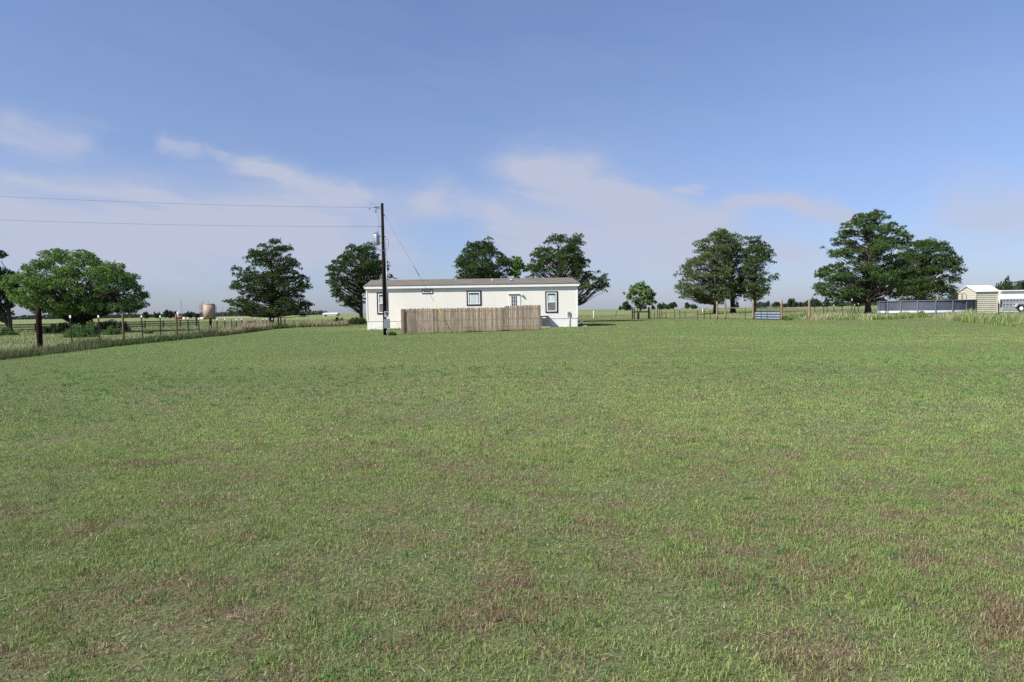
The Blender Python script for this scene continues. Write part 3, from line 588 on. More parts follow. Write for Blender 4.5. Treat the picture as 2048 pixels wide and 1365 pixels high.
for a in [(1253, 19, 10, 320, 'round distant tree touching the left of the rail pen', 0, RG), (1240, 6, 4, 480, 'tiny distant bush-like tree left of the rail pen', 0, RG),
          (1306, 8, 4, 450, 'low distant tree just right of the rail pen', 0, RG), (1324, 20, 8, 400, 'wide distant tree right of the rail pen over the post row', 1, RG), (1347, 14, 9, 400, 'taller distant tree over the middle of the thin post row', 2, RG), (1338, 12, 5, 420, 'low distant tree between two taller ones over the post row', 0, RG),
          (1375, 10, 8, 400, 'small distant tree beneath the left pine crown edge', 2, RG), (1388, 14, 5, 430, 'low wide distant tree beneath the left pine crown', 1, RG), (1473, 9, 7, 400, 'distant tree just right of the middle pine trunk', 0, RG),
          (1528, 22, 8, 380, 'wide distant tree above the blue gate', 1, RG), (1516, 12, 5, 400, 'low distant tree right of the third pine trunk', 0, RG), (1552, 14, 6, 400, 'distant tree above the right side of the blue gate', 0, RG), (1568, 10, 3, 420, 'faint low distant tree just right of the tall gate post', 1, RG),
          (1584, 20, 11, 360, 'round distant tree above the middle of the right fence rail', 0, RG), (1602, 10, 5, 400, 'small distant tree above the right end of the fence rail', 0, RG), (1614, 9, 9, 380, 'narrow distant tree left of the last rail post', 2, RG), (1630, 24, 12, 350, 'wide distant tree right of the last rail post', 1, RG), (1652, 14, 10, 360, 'distant tree below the tallest pine crown, left side', 0, RG), (1678, 20, 9, 360, 'distant tree below the lowest left limb of the tallest pine', 1, RG), (1762, 22, 10, 330, 'distant tree seen right of the tallest pine trunk', 0, RG), (1715, 22, 10, 340, 'distant tree seen left of the tallest pine trunk', 1, RG),
          (1990, 20, 18, 150, 'grey-green distant tree showing left above the white shed roof', 0, RG), (2015, 40, 38, 140, 'large distant green tree behind the white trailer', 1, RG), (2042, 30, 30, 150, 'distant tree behind the black carport post', 0, RG), (1918, 34, 26, 160, 'greyish distant tree behind the tan shed gable', 1, RG),
          (291, 10, 8, 420, 'first round distant tree right of the broad green tree', 0, LG), (313, 12, 8, 420, 'wide distant tree between two white-tipped posts', 1, LG), (331, 8, 12, 400, 'tallest narrow distant tree left of the white separator', 2, LG), (340, 10, 9, 410, 'distant round tree just left of the white separator', 0, LG), (350, 9, 8, 410, 'distant tree touching the white separator', 0, LG), (378, 16, 8, 400, 'distant bushy tree right of the separator', 1, LG), (394, 18, 6, 400, 'low wide distant tree left of the oil tank', 1, LG)]:
    place_far(*a)
def woods(name, label, px0, px1, D, h, seed):
    a, b = at(px0, 600, D), at(px1, 600, D); n = int(abs(b.x-a.x)*26); X = rng.uniform(a.x, b.x, n); Y = D+rng.uniform(0, 40, n)
    hh = h*(.55+.75*fbm(X, X*0, 30, seed)); Z = rng.uniform(0, 1, n)*hh
    c = np.stack([X, Y, Z], -1); t = rng.uniform(0, 1, (n, 1)); C = np.array([.03,.055,.032])*(1-t)+np.array([.055,.085,.05])*t
    V, F, Cl = tuft_mesh(c, rng.normal(0, 1, (n, 3)), 1.6, 2, 1.1, C, .5); V[:, 2] = np.maximum(V[:, 2], 0)
    tag(np_mesh(name, V, F, MT['leaf'], col=Cl), label, 'woods', kind='stuff')
woods('distant_woods', 'far-off dark line of woods along the left horizon', -150, 640, 900, 5.2, 5)
woods('distant_woods', 'far-off faint line of woods along the right horizon', 1560, 2150, 950, 6, 8)

# ------------------------------------------------------------------ house
HL = gnd(735, 661.3); HR = gnd(1155, 654.0)
hd = (HR-HL); HLEN = hd.to_2d().length; HANG = math.atan2(hd.y, hd.x)
house = empty('mobile_home', (HL.x, HL.y, 0), HANG, 'long cream single-storey mobile home with low brown shingle roof', 'house')
HM = Matrix.Translation((HL.x, HL.y, 0)) @ Matrix.Rotation(HANG, 4, 'Z'); HI = HM.inverted()
def wuv(px, py, off=0.0):
    o = HI @ Vector((0, 0, CAMZ)); d = HI.to_3x3() @ ray(px, py); t = (off-o.y)/d.y; p = o+d*t; return p.x, p.z
HW = 8.5; ZB = wuv(735, 643.2)[1]; ZE = wuv(735, 579)[1]; OV = .16
def siding(length, z0, z1, step=.2032, gw=.024, gd=.004):
    m = MB(); n = int(length/step); xs = []; x = 0
    prof = [(0, 0)]
    while x+step < length:
        x += step; prof += [(x-gw, 0), (x-gw+.004, gd), (x-.004, gd), (x, 0)]
    prof.append((length, 0))
    vs = [(p, q, z0) for p, q in prof]+[(p, q, z1) for p, q in prof]; k = len(prof)
    return m.add(vs, [(i, i+1, i+1+k, i+k) for i in range(k-1)])
siding(HLEN, ZB, ZE).build('wall', MT['siding'], house)
m = MB(); m.box(.0, HLEN, .03, HW, .02, ZE-.02); m.build('wall', MT['siding'], house)
m = MB(); m.box(.03, HLEN-.03, -.0, .028, 0, ZB-.03); m.box(-.004, .03, -.0, HW, 0, ZB-.03); m.box(HLEN-.03, HLEN+.004, 0, HW, 0, ZB-.03); m.build('skirting', MT['skirt'], house)
m = MB(); m.box(-.012, HLEN+.012, -.02, HW+.012, ZB-.03, ZB+.02); m.build('base_trim', MT['palegrey'], house)
m = MB()
for x in (0, HLEN):
    m = MB(); m.box(x-.05, x+.06 if x == 0 else x+.05, -.03, -.0, ZB+.021, ZE-.002); m.box(x-.05 if x == 0 else x+.003, x-.003 if x == 0 else x+.05, -.002, .1, ZB+.021, ZE-.002); m.build('corner_board', MT['white'], house)
zf0, zf1 = ZE+.02, ZE+.26; RZ = ZE+.26+ (HW/2+OV)*.15
for y0 in (-OV-.03, HW+OV): 
    MB().box(-OV, HLEN+OV, y0, y0+.03, zf0, zf1).build('fascia', MT['white'], house)
MB().box(-OV+.01, HLEN+OV-.01, -OV, HW+OV, ZE, ZE+.03).build('soffit', MT['white'], house)
m = MB(); yc = HW/2; e = .05
poly = [(-OV-.06, zf1-.01), (yc, RZ), (HW+OV+.06, zf1-.01), (HW+OV+.06, zf1+.04), (yc, RZ+.06), (-OV-.06, zf1+.04)]
m.prism(poly, 'x', -OV-.03, HLEN+OV+.03); 
rm = bpy.data.materials.new('brown_shingles'); rm.use_nodes = True; nt = rm.node_tree; bs = nt.nodes['Principled BSDF']; bs.inputs['Roughness'].default_value = .95
tc = N(nt, 'ShaderNodeTexCoord'); br = N(nt, 'ShaderNodeTexBrick'); nt.links.new(tc.outputs['Object'], br.inputs['Vector']); br.inputs['Scale'].default_value = 1
br.inputs['Color1'].default_value = (.15,.135,.115,1); br.inputs['Color2'].default_value = (.115,.105,.09,1); br.inputs['Mortar'].default_value = (.07,.06,.05,1)
br.inputs['Brick Width'].default_value = .32; br.inputs['Row Height'].default_value = .14; br.inputs['Mortar Size'].default_value = .006; br.inputs['Bias'].default_value = -.1
no = N(nt, 'ShaderNodeTexNoise'); mp = N(nt, 'ShaderNodeMapping'); nt.links.new(tc.outputs['Object'], mp.inputs[0]); mp.inputs['Scale'].default_value = (.35, 1.4, 1); nt.links.new(mp.outputs[0], no.inputs['Vector']); no.inputs['Scale'].default_value = 1.6; no.inputs['Detail'].default_value = 5
mx = N(nt, 'ShaderNodeMix', data_type='RGBA', blend_type='MULTIPLY'); mx.inputs[0].default_value = 1; nt.links.new(br.outputs[0], mx.inputs[6])
cr = N(nt, 'ShaderNodeValToRGB'); cr.color_ramp.elements[0].position = .35; cr.color_ramp.elements[0].color = (.8,.8,.82,1); cr.color_ramp.elements[1].position = .65; cr.color_ramp.elements[1].color = (1.2,1.15,1.05,1)
nt.links.new(no.outputs[0], cr.inputs[0]); nt.links.new(cr.outputs[0], mx.inputs[7]); nt.links.new(mx.outputs[2], bs.inputs['Base Color'])
roof = m.build('roof', rm, house)
for x in (.0, HLEN-.03): MB().prism([(0, ZE+.03), (HW, ZE+.03), (yc, RZ-.02)], 'x', x, x+.03).build('gable', MT['siding'], house)
for x in (-OV-.06, HLEN+OV+.03): MB().prism([(-OV-.06, zf1-.17), (yc, RZ-.17), (HW+OV+.06, zf1-.17), (HW+OV+.06, zf1-.0), (yc, RZ), (-OV-.06, zf1)], 'x', x, x+.03).build('bargeboard', MT['white'], house)
def roofz(y): return zf1+.04+(y+OV+.06)*(RZ+.02-zf1)/(yc+OV+.06)
for (px, py, r, h) in ((986, 566, .06, .22), (1025, 568, .13, .14)):
    u, _ = wuv(px, py); y = 2.0; z = roofz(y)
    if r < .1: MB().tube([(u, y, z-.05), (u, y, z+h)], [r, r]).build('vent_pipe', MT['palegrey'], roof)
    else:
        m = MB(); m.tube([(u, y, z-.05), (u, y, z+.06)], .09); m.tube([(u, y, z+.06), (u, y, z+h)], [.17, .10], 12); m.build('roof_vent', MT['palegrey'], roof)
def window(px0, px1, py0, py1, sash=True, curtain=True, kind='tall'):
    u0, z1 = wuv(px0, py0); u1, z0 = wuv(px1, py1); t = .115 if kind != 'vent' else .06
    def ring(a0, a1, b0, b1, w, y0, y1):
        m = MB(); m.box(a0, a1, y0, y1, b1-w, b1); m.box(a0, a1, y0, y1, b0, b0+w); m.box(a0, a0+w, y0, y1, b0+w, b1-w); m.box(a1-w, a1, y0, y1, b0+w, b1-w); return m
    fr = ring(u0, u1, z0, z1, t, -.035, -.002).build('window', MT['trim'], house)
    a0, a1, b0, b1 = u0+t, u1-t, z0+t, z1-t; w2 = .08 if kind != 'vent' else .06
    m = ring(a0, a1, b0, b1, w2, -.05, -.004)
    zm = (b0+b1)/2
    if kind == 'tall': m.box(a0+w2, a1-w2, -.052, -.006, zm-.035, zm+.045)
    m.build('sash', MT['white'], fr)
    g0, g1, h0, h1 = a0+w2, a1-w2, b0+w2, b1-w2
    if kind == 'tall':
        MB().box(g0, g1, -.022, -.006, zm+.045, h1).build('pane', MT['glass'], fr)
        MB().box(g0, g1, -.030, -.006, h0, zm-.035).build('insect_screen', MT['screen'], fr)
        # drape seen through the upper light
        m = MB(); n = 24
        vs = []; gg0 = g0+(g1-g0)*.10; gg1 = g1-(g1-g0)*.06
        for i in range(n+1): x = gg0+(gg1-gg0)*i/n; y = -.026+.0035*math.sin(i*2.1); vs += [(x, y, zm+.05), (x, y, h1-(h1-zm)*.22)]
        m.add(vs, [(2*i, 2*i+2, 2*i+3, 2*i+1) for i in range(n)]); m.build('curtain', MT['curtain'], fr)
    elif kind == 'square':
        MB().box(g0, g1, -.022, -.006, h0, h1).build('pane', MT['glass'], fr)
        m = MB(); n = 40; vs = []; gg0 = g0+(g1-g0)*.06; gg1 = g1-(g1-g0)*.06
        for i in range(n+1): x = gg0+(gg1-gg0)*i/n; y = -.030+.006*math.sin(i*1.9)+.003*math.sin(i*.7); vs += [(x, y, h0+.02), (x, y, h1-.16)]
        m.add(vs, [(2*i, 2*i+2, 2*i+3, 2*i+1) for i in range(n)]); m.build('curtain', MT['curtain'], fr)
    else: MB().box(g0, g1, -.022, -.006, h0, h1).build('pane', MT['glass'], fr)
window(753.5, 776.5, 585.5, 628.8); window(933, 963, 582, 611.5, kind='square'); window(1090.3, 1116, 583.2, 625.8); window(844, 865.8, 579.8, 587.8, kind='vent')
# door
u0, zt1 = wuv(1017.5, 590.5); u1, _ = wuv(1040.5, 590.5); dz0 = ZB+.05
door = MB().box(u0+.09, u1-.09, -.03, -.004, dz0, zt1-.09).build('door', MT['white'], house)
m = MB(); m.box(u0, u0+.085, -.04, -.003, dz0, zt1-.09); m.box(u1-.085, u1, -.04, -.003, dz0, zt1-.09); m.box(u0, u1, -.04, -.003, zt1-.085, zt1); m.build('door_frame', MT['white'], house)
g0, gz1 = wuv(1022.2, 593.3); g1, _ = wuv(1034.2, 593.3); gw = (g1-g0)
for r in range(3):
    for c in range(3):
        a = g0+gw*c/3; w = gw/3; zz1 = gz1-r*.30
        MB().box(a+.025, a+w-.025, -.038, -.02, zz1-.27, zz1).build('door_pane', MT['glass'], door)
m = MB(); ua, za = wuv(1016, 589.3); ub, _ = wuv(1046, 589.3); m.box(ua, ub-.25, -.12, -.003, za+.005, za+.05); m.build('drip_cap', MT['tantrim'], house)
m = MB(); lu, lz = wuv(1044.5, 590); m.tube([(lu, -.003, lz), (lu, -.05, lz)], .05); m.tube([(lu, -.10, lz+.06), (lu, -.10, lz-.1)], [.045, .09], 10); m.build('porch_light', MT['palegrey'], house)
m = MB(); lu, lz = wuv(1137, 627.5); m.box(lu-.11, lu+.11, -.10, -.004, lz-.2, lz+.17); m.tube([(lu-.05, -.04, lz-.2), (lu-.05, -.04, ZB)], .02); m.tube([(lu+.06, -.06, lz-.2), (lu+.06, -.06, .05)], .025); m.build('meter_box', MT['gal'], house)
MB().tube([(lu, -.10, lz), (lu, -.14, lz)], .07, 12).build('meter_dial', MT['screen'], house)

# things by the house
p = gnd(1089.3, 655.5); ac = empty('air_conditioner', (p.x+.02, p.y+.3, 0), HANG, 'dark grey outdoor air conditioning unit right of the plank fence', 'air conditioner')
MB().box(-.31, .31, -.31, .31, .08, .98).build('casing', MT['dark'], ac)
m = MB()
for i in range(16): z = .15+i*.05; m.box(-.318, .318, -.318, -.312, z, z+.02)
m.build('louvre', MT['screen'], ac); MB().box(-.33, .33, -.33, .33, .982, 1.03).build('top_cover', MT['greybox'], ac); MB().box(-.42, .42, -.42, .42, 0, .079).build('pad', MT['concrete'], ac)
MB().box(-.22, .08, -.325, -.319, .82, .90).build('sticker', MT['white'], ac)
p = gnd(1163.5, 653.6); cw = empty('water_hydrant_cover', (p.x, p.y, 0), 0, 'white capped standpipe on a small slab right of the house', 'standpipe')
MB().box(-.04, .46, -.14, .14, 0, .09).build('slab', MT['concrete'], cw); MB().tube([(0,0,.09),(0,0,.28)], .06, 10).build('pipe', MT['dark'], cw)
MB().tube([(0,0,.28),(0,0,.30),(0,0,.46),(0,0,.50)], [.10,.14,.14,.11], 14).build('cap', MT['white'], cw)
p = gnd(1130.5, 655.0); m = MB(); m.tube([(-.08,0,.02),(-.02,0,.16)], .035); m.tube([(0,0,0),(.0,0,.18)], .045, 10)
o = m.build('cleanout_pipe', MT['white']); o.location = (p.x, p.y, 0); tag(o, 'short white plastic cleanout pipe in the grass before the skirting', 'pipe')

# plank fence
FA = gnd(804.5, 668.2); FM = at(1011.5, 650, 50.2); FB = at(1081.5, 650, 51.0); FM.z = FB.z = 0
pf = empty('privacy_fence', (FA.x, FA.y, 0), 0, 'weathered wooden dog-eared plank privacy fence before the house', 'fence')
def pickets(A, B, h, h2=None, zb=0, zb2=0):
    A = A.to_2d()-FA.to_2d(); B = B.to_2d()-FA.to_2d(); d = (B-A); L = d.length; d.normalize(); q = Vector((-d.y, d.x)); n = max(2, int(L/.145)); st = L/n; objs = MB(); V, F, C = [], [], []
    for i in range(n):
        t = (i+.5)*st; c = A+d*t; w = .0675; hh = (h+((h2 or h)-h)*i/n)+rnd.uniform(-.022, .022); tl = rnd.uniform(-.008, .008); y0 = rnd.uniform(0, .006)
        zl = .02+zb+(zb2-zb)*i/n; prof = [(-w, zl), (w, zl), (w, hh-.05), (w-.035, hh), (-w+.035, hh), (-w, hh-.05)]
        vs = []
        for yy in (y0, y0+.018):
            for (a, z) in prof: v = c+d*(a+tl*z)-q*yy; vs.append((v.x, v.y, z))
        b = len(V); V += vs; F += [tuple(b+k for k in range(6)), tuple(b+6+k for k in reversed(range(6)))]+[(b+k, b+6+k, b+6+(k+1)%6, b+(k+1)%6) for k in range(6)]
        g = rnd.uniform(.72, 1.28); wv = rnd.uniform(-.02, .03); C += [(.46*g+wv, .365*g+wv*.5, .255*g)]*12
    me = bpy.data.meshes.new('plank_panel'); me.from_pydata(V, [], F); a = me.color_attributes.new('tint', 'FLOAT_COLOR', 'POINT')
    a.data.foreach_set('color', np.c_[np.array(C), np.ones(len(C))].astype(np.float32).ravel()); me.materials.append(MT['plank'])
    o = link(bpy.data.objects.new('plank_panel', me), pf)
    m = MB()
    for z in (.35, h*.5, h-.25): a3 = A+q*.02+q*.02; b3 = B+q*.04; m.bar((a3.x, a3.y, z), (b3.x, b3.y, z), .04, .085)
    m.build('rail', MT['cedar'], pf)
    k = max(1, round(L/2.4))
    for i in range(k+1):
        c = A+d*(L*i/k)+q*.11; MB().box(c.x-.045, c.x+.045, c.y-.045, c.y+.045, 0, h-.05).build('post', MT['cedar'], pf)
    return o
pm = bpy.data.materials.new('plank_wood'); pm.use_nodes = True; nt = pm.node_tree; b_ = nt.nodes['Principled BSDF']; b_.inputs['Roughness'].default_value = .92; b_.inputs['Specular IOR Level'].default_value = .15
vc = N(nt, 'ShaderNodeVertexColor', layer_name='tint'); tc = N(nt, 'ShaderNodeTexCoord'); mp = N(nt, 'ShaderNodeMapping'); nt.links.new(tc.outputs['Object'], mp.inputs[0]); mp.inputs['Scale'].default_value = (7, 7, .8)
no = N(nt, 'ShaderNodeTexNoise'); nt.links.new(mp.outputs[0], no.inputs['Vector']); no.inputs['Scale'].default_value = 2; no.inputs['Detail'].default_value = 8; no.inputs['Roughness'].default_value = .7
cr = N(nt, 'ShaderNodeValToRGB'); cr.color_ramp.elements[0].position = .3; cr.color_ramp.elements[0].color = (.55,.50,.45,1); cr.color_ramp.elements[1].position = .6; cr.color_ramp.elements[1].color = (1.1,1.1,1.1,1); nt.links.new(no.outputs[0], cr.inputs[0])
mx = N(nt, 'ShaderNodeMix', data_type='RGBA', blend_type='MULTIPLY'); mx.inputs[0].default_value = 1; nt.links.new(vc.outputs[0], mx.inputs[6]); nt.links.new(cr.outputs[0], mx.inputs[7]); nt.links.new(mx.outputs[2], b_.inputs['Base Color']); MT['plank'] = pm
h1 = at(804.5, 617.8, FA.y).z; h1b = at(1011, 615.0, FM.y).z; h2 = at(1013, 612.3, FM.y).z; h2b = at(1081, 609.6, FB.y).z
pickets(FA, FM, h1, h1b, 0, .04); o = pickets(FM+Vector((.0,-.03,0)), FB, h2, h2b, .04, .06); o['label'] = 'taller right-hand plank panel'
BL = HM @ Vector((wuv(812, 640)[0], -.05, 0)); BR = HM @ Vector((wuv(1084, 640)[0]-.2, -.05, 0))
pickets(BL, FA, h1-.03)

# ------------------------------------------------------------------ utility pole
UB = gnd(770.5, 671.5); UD = UB.y; pole = empty('utility_pole', (UB.x, UD, 0), 0, 'dark wooden utility pole with transformer before the house', 'utility pole')
def U(px, py, dy=0.0):
    p = at(px, py, UD+dy); return Vector((p.x-UB.x, p.y-UD, p.z))
ptop = U(764.5, 407.0).z; tx = U(764.3, 407).x
MB().tube([(0,0,0),(tx*.5,0,ptop*.5),(tx,0,ptop)], [.125,.108,.088], 14).build('pole', MT['creo'], pole)
m = MB(); a = U(762, 414.3); b = U(739, 415.5); m.tube([a, b], .018, 8)
for t in (.25,.33,.41,.49,.57): c = a.lerp(b, t); m.tube([c-(b-a).normalized()*.018, c+(b-a).normalized()*.018], .05, 10)
m.tube([b, b+Vector((0,0,-.12))], .035, 8); m.build('insulator', MT['greybox'], pole)
m = MB(); m.bar(U(762, 418.5), U(752, 417.5), .04, .05); m.tube([U(752.5, 416), U(751.2, 424)], .03, 8); m.tube([U(748.7, 425.6), U(753.2, 422.5)], .028, 8); m.build('fuse_cutout', MT['greybox'], pole)
m = MB()
def arc(pts, r, n=6):
    out = []
    for i in range(len(pts)-1):
        p0 = pts[max(i-1, 0)]; p1, p2 = pts[i], pts[i+1]; p3 = pts[min(i+2, len(pts)-1)]
        for k in range(n):
            t = k/n; out.append(.5*((2*p1)+(-p0+p2)*t+(2*p0-5*p1+4*p2-p3)*t*t+(-p0+3*p1-3*p2+p3)*t**3))
    out.append(pts[-1]); return out, r
def wire(mb, pts, r): q, r = arc(pts, r); mb.tube(q, r, 6, False)
wire(m, [U(752, 423.5), U(755, 430), U(757.5, 440), U(758, 454), U(756, 462)], .009)
wire(m, [U(739, 414), U(741, 408), U(745, 407), U(750, 412)], .008)
m.build('jumper_wire', MT['cable'], pole)
m = MB(); wire(m, [U(747, 470,-.25), U(746.3, 480,-.25), U(749, 492,-.2), U(757, 500,-.18), U(766, 503,-.18), U(774, 499,-.12), U(777.6, 489,-.1), U(776, 480,-.05), U(770.5, 474.5)], .016)
wire(m, [U(749, 484,-.25), U(753, 494,-.2), U(760, 500.5,-.18), U(767, 501.5,-.18)], .012); m.build('service_cable', MT['cable'], pole)
tc_ = U(752.7, 480, -.02); r_ = U(759.3, 480).x-tc_.x; z0, z1 = U(752, 491).z, U(752, 469.5).z
m = MB(); x, y = tc_.x, tc_.y; m.tube([(x,y,z0),(x,y,z0+.03),(x,y,z1-.04),(x,y,z1)], [r_*.94,r_,r_,r_*.9], 20); trf = m.build('transformer', MT['gal'], pole)
for dx, dy, h in ((-.1,-.08,.14),(.0,-.1,.12),(.1,-.05,.26)): MB().tube([(x+dx,y+dy,z1-.01),(x+dx,y+dy,z1+h*.5),(x+dx,y+dy,z1+h)], [.035,.045,.02], 8).build('bushing', MT['greybox'], trf)
for zz in (z1-.12, z0+.15): MB().bar((x+r_, y, zz), (U(766,480).x, 0, zz), .06, .05).build('bracket', MT['gal'], trf)
for (px, py) in ((768.8,430.5),(768,454.5),(769.5,473.5)): c = U(px, py); MB().tube([c-Vector((.12,0,0)), c+Vector((.03,0,0))], .035, 8).build('bolt', MT['dark'], pole)
MB().tube([U(755, 453.3), U(764, 453.5)], .018, 6).build('neutral_clamp', MT['dark'], pole)
m = MB(); m.tube([U(770.6, 478), U(773.2, 626)], .035, 8); m.tube([U(772.8, 520), U(775, 626)], .026, 8); m.build('conduit', MT['gal'], pole)
m = MB(); a = U(769, 623, -.12); b = U(776.8, 635, -.12); m.box(a.x, b.x, a.y-.1, a.y+.05, b.z, a.z); mt_ = m.build('meter_socket', MT['gal'], pole)
c = U(773.3, 627, -.12); MB().tube([(c.x,c.y-.1,c.z),(c.x,c.y-.19,c.z)], [.085,.075], 14).build('meter_dial', MT['glass'], mt_)
m = MB(); a = U(768.2, 638.3, -.1); b = U(779.6, 657, -.1); m.box(a.x, b.x, a.y-.12, a.y+.06, b.z, a.z); bx_ = m.build('disconnect_box', MT['greybox'], pole); MB().box(a.x+.02, b.x-.02, a.y-.128, a.y-.121, b.z+.02, a.z-.02).build('door', MT['greybox'], bx_)
m = MB(); a = U(773.8, 657, -.1); m.tube([a, (a.x, a.y, .0)], .03, 8); m.build('riser_pipe', MT['gal'], pole)
# guy wire with guard
G0 = U(768.8, 430.5)+UB; G0.z = U(768.8, 430.5).z; ge = gnd(905, 667.5); 
gw_ = empty('guy_wire', (ge.x, ge.y, 0), 0, 'slanting guy wire with yellow guard running from the pole to the ground', 'guy wire')
a = Vector((G0.x-ge.x, G0.y-ge.y, G0.z)); e = Vector((0, 0, 0))
MB().tube([a, e], .009, 6).build('cable', MT['cable'], gw_); MB().tube([a.lerp(e, .40), a.lerp(e, .50)], .022, 8).build('insulator_rod', MT['greybox'], gw_)
MB().tube([a.lerp(e, .722), a.lerp(e, .99)], .027, 10).build('guard_sleeve', MT['yellow'], gw_)
for (px, py, qx, qy, Y2, lab) in ((739, 415.5, 0, 393, 41, 'upper overhead power wire running left from the pole top'), (756, 453.3, 0, 440, 41, 'lower overhead neutral wire running left from the transformer')):
    a = at(px, py, UD); b = at(qx, qy, Y2); d = (b-a); b2 = a+d*2.2; pts = []
    for i in range(33): t = i/32; p = a.lerp(b2, t); p.z -= 1.15*4*t*(1-t)*.5 - .0; pts.append(p-a)
    # lift far end so the wire still meets the frame edge where it should
    for i, p in enumerate(pts): t = i/32; p.z += .57*4*(1/2.2)*(1-1/2.2)*2.2*t
    m = MB(); m.tube(pts, .0075, 6, False); o = m.build('overhead_wire', MT['cable']); o.location = a; tag(o, lab, 'overhead wire', 'overhead wires')

# ------------------------------------------------------------------ posts and fences
def tpost(m1, m2, x, y, z, h, lean=0.0):
    m1.bar((x, y, z), (x+lean*(h-.14), y, z+h-.14),   .075, .014, (0,1,0)); m1.bar((x, y+.02, z), (x+lean*(h-.14), y+.02, z+h-.14), .014, .04, (0,1,0))
    m2.bar((x+lean*(h-.14), y, z+h-.139), (x+lean*h, y, z+h), .080, .03, (0,1,0))
def wpost(m, x, y, z, h, r, lean=0.0):
    k = 5; m.tube([(x+lean*h*i/k+rnd.uniform(-.006,.006), y, z+h*i/k) for i in range(k+1)], [r*1.03]+[r*rnd.uniform(.97,1.03) for _ in range(k-1)]+[r*.97], 12)
def fence_from(root, items, wires, wz=1.15, wlo=.12, stays=True):
    """items: (px, pytop, kind, Y, hgt or None)"""
    O = root.location; last = None; W = MB(); pts = []
    for (px, pyt, kind, Y, r) in items:
        p = at(px, 600, Y); z = float(zt(p.x, Y)); t = at(px, pyt, Y); h = t.z-z; x, y = p.x-O.x, Y-O.y; x = at(px+0.0, 640, Y).x-O.x
        if kind == 't':
            a, b = MB(), MB(); tpost(a, b, x, y, z, h, rnd.uniform(-.03, .01)); o = a.build('metal_post', MT['tpost'], root); b.build('post_tip', MT['white'], o)
        elif kind == 's':
            a, b = MB(), MB(); tpost(a, b, x, y, z, h, 0); a.v += b.v and []; a.build('metal_post', MT['tpost'], root)
        else:
            a = MB(); wpost(a, x, y, z, h, r, rnd.uniform(-.012, .006)); a.build('wooden_post', MT[kind], root)
        pts.append(Vector((x, y, z)))
    if wires:
        P = [pts[0]+(pts[0]-pts[1])*2]+pts if wires == 'ext' else pts
        zs = [wlo+(wz-wlo)*i/5 for i in range(6)]
        for a, b in zip(P[:-1], P[1:]):
            for zz in zs: W.bar(a+Vector((0,-.03,zz)), b+Vector((0,-.03,zz)), .006, .006)
            if stays:
                n = int((b-a).length/.3)
                for i in range(n): c = a.lerp(b, (i+.5)/n)+Vector((0,-.03,0)); W.bar(c+Vector((0,0,wlo)), c+Vector((0,0,wz)), .004, .004)
        W.build('wire_mesh', MT['wire'], root)
def lineY(px, A, B):
    """depth where the column px meets the ground line A-B"""
    d = ray(px, 640); k = d.x/d.y
    t = (k*A.y-A.x)/((B.x-A.x)-k*(B.y-A.y)); return A.y+t*(B.y-A.y)
A_, B_ = Vector((-23.2, 33.2, 0)), Vector((-24.6, 71.5, 0))
lf = empty('wire_fence', (A_.x, A_.y, 0), 0, 'left wire mesh fence of wooden and white-tipped metal posts beside the lawn', 'fence')
it = []
for (px, pt, k, r) in [(78,617,'brownpost',.125),(142,631,'t',0),(198,631,'t',0),(246,626,'orangewood',.06),(284,631,'t',0),(320.5,631.5,'t',0),(353,628,'orangewood',.065),(376,635,'t',0),(398,636,'t',0),(421,636.5,'brownpost',.10),(434,637.5,'t',0),(449.5,637.5,'t',0),(462,639,'orangewood',.06),(473,638,'t',0),(483.5,637,'t',0),(495,641,'orangewood',.05),(510,636,'t',0),(526,637,'t',0),(533,637,'t',0),(545,637,'t',0),(557,634,'brownpost',.07),(562,634,'brownpost',.07),(570,637,'brownpost',.06)]:
    it.append((px, pt, k, lineY(px, A_, B_) if px < 500 else 66+(px-500)*.11, r))
fence_from(lf, it, 'ext', 1.2)
p = gnd(217, 688); m = MB(); pts = [Vector((math.cos(t)*.22, 0, math.sin(t)*.26+.02)) for t in np.linspace(-.15, math.pi+.15, 15)]; m.tube(pts, .014, 6); o = m.build('wire_hoop', MT['dark']); o.location = (p.x, p.y, 0.03); tag(o, 'dark wire hoop standing in the grass at the left fence foot', 'hoop')
# dark board fence far left
R0, R1 = at(-40, 640, 70), at(393, 640, 96); R0.z = R1.z = 0
bf = empty('board_fence', (R0.x, R0.y, 0), math.atan2(R1.y-R0.y, R1.x-R0.x), 'dark brown three-rail board fence across the left pasture', 'fence')
LB = (R1-R0).length; n = int(LB/2.6)
for i in range(n+1):
    x = LB*i/n; h = .98 if i < n else 1.25; w = .06 if i < n else .10; MB().box(x-w, x+w, -w, w, 0, h).build('post', MT['darkrail'], bf)
for z in (.28, .56, .85):
    m = MB()
    for i in range(n): m.box(LB*i/n, LB*(i+1)/n-.012, -.09, -.062, z-.045+rnd.uniform(-.02,.02), z+.045)
    m.build('rail', MT['darkrail'], bf)
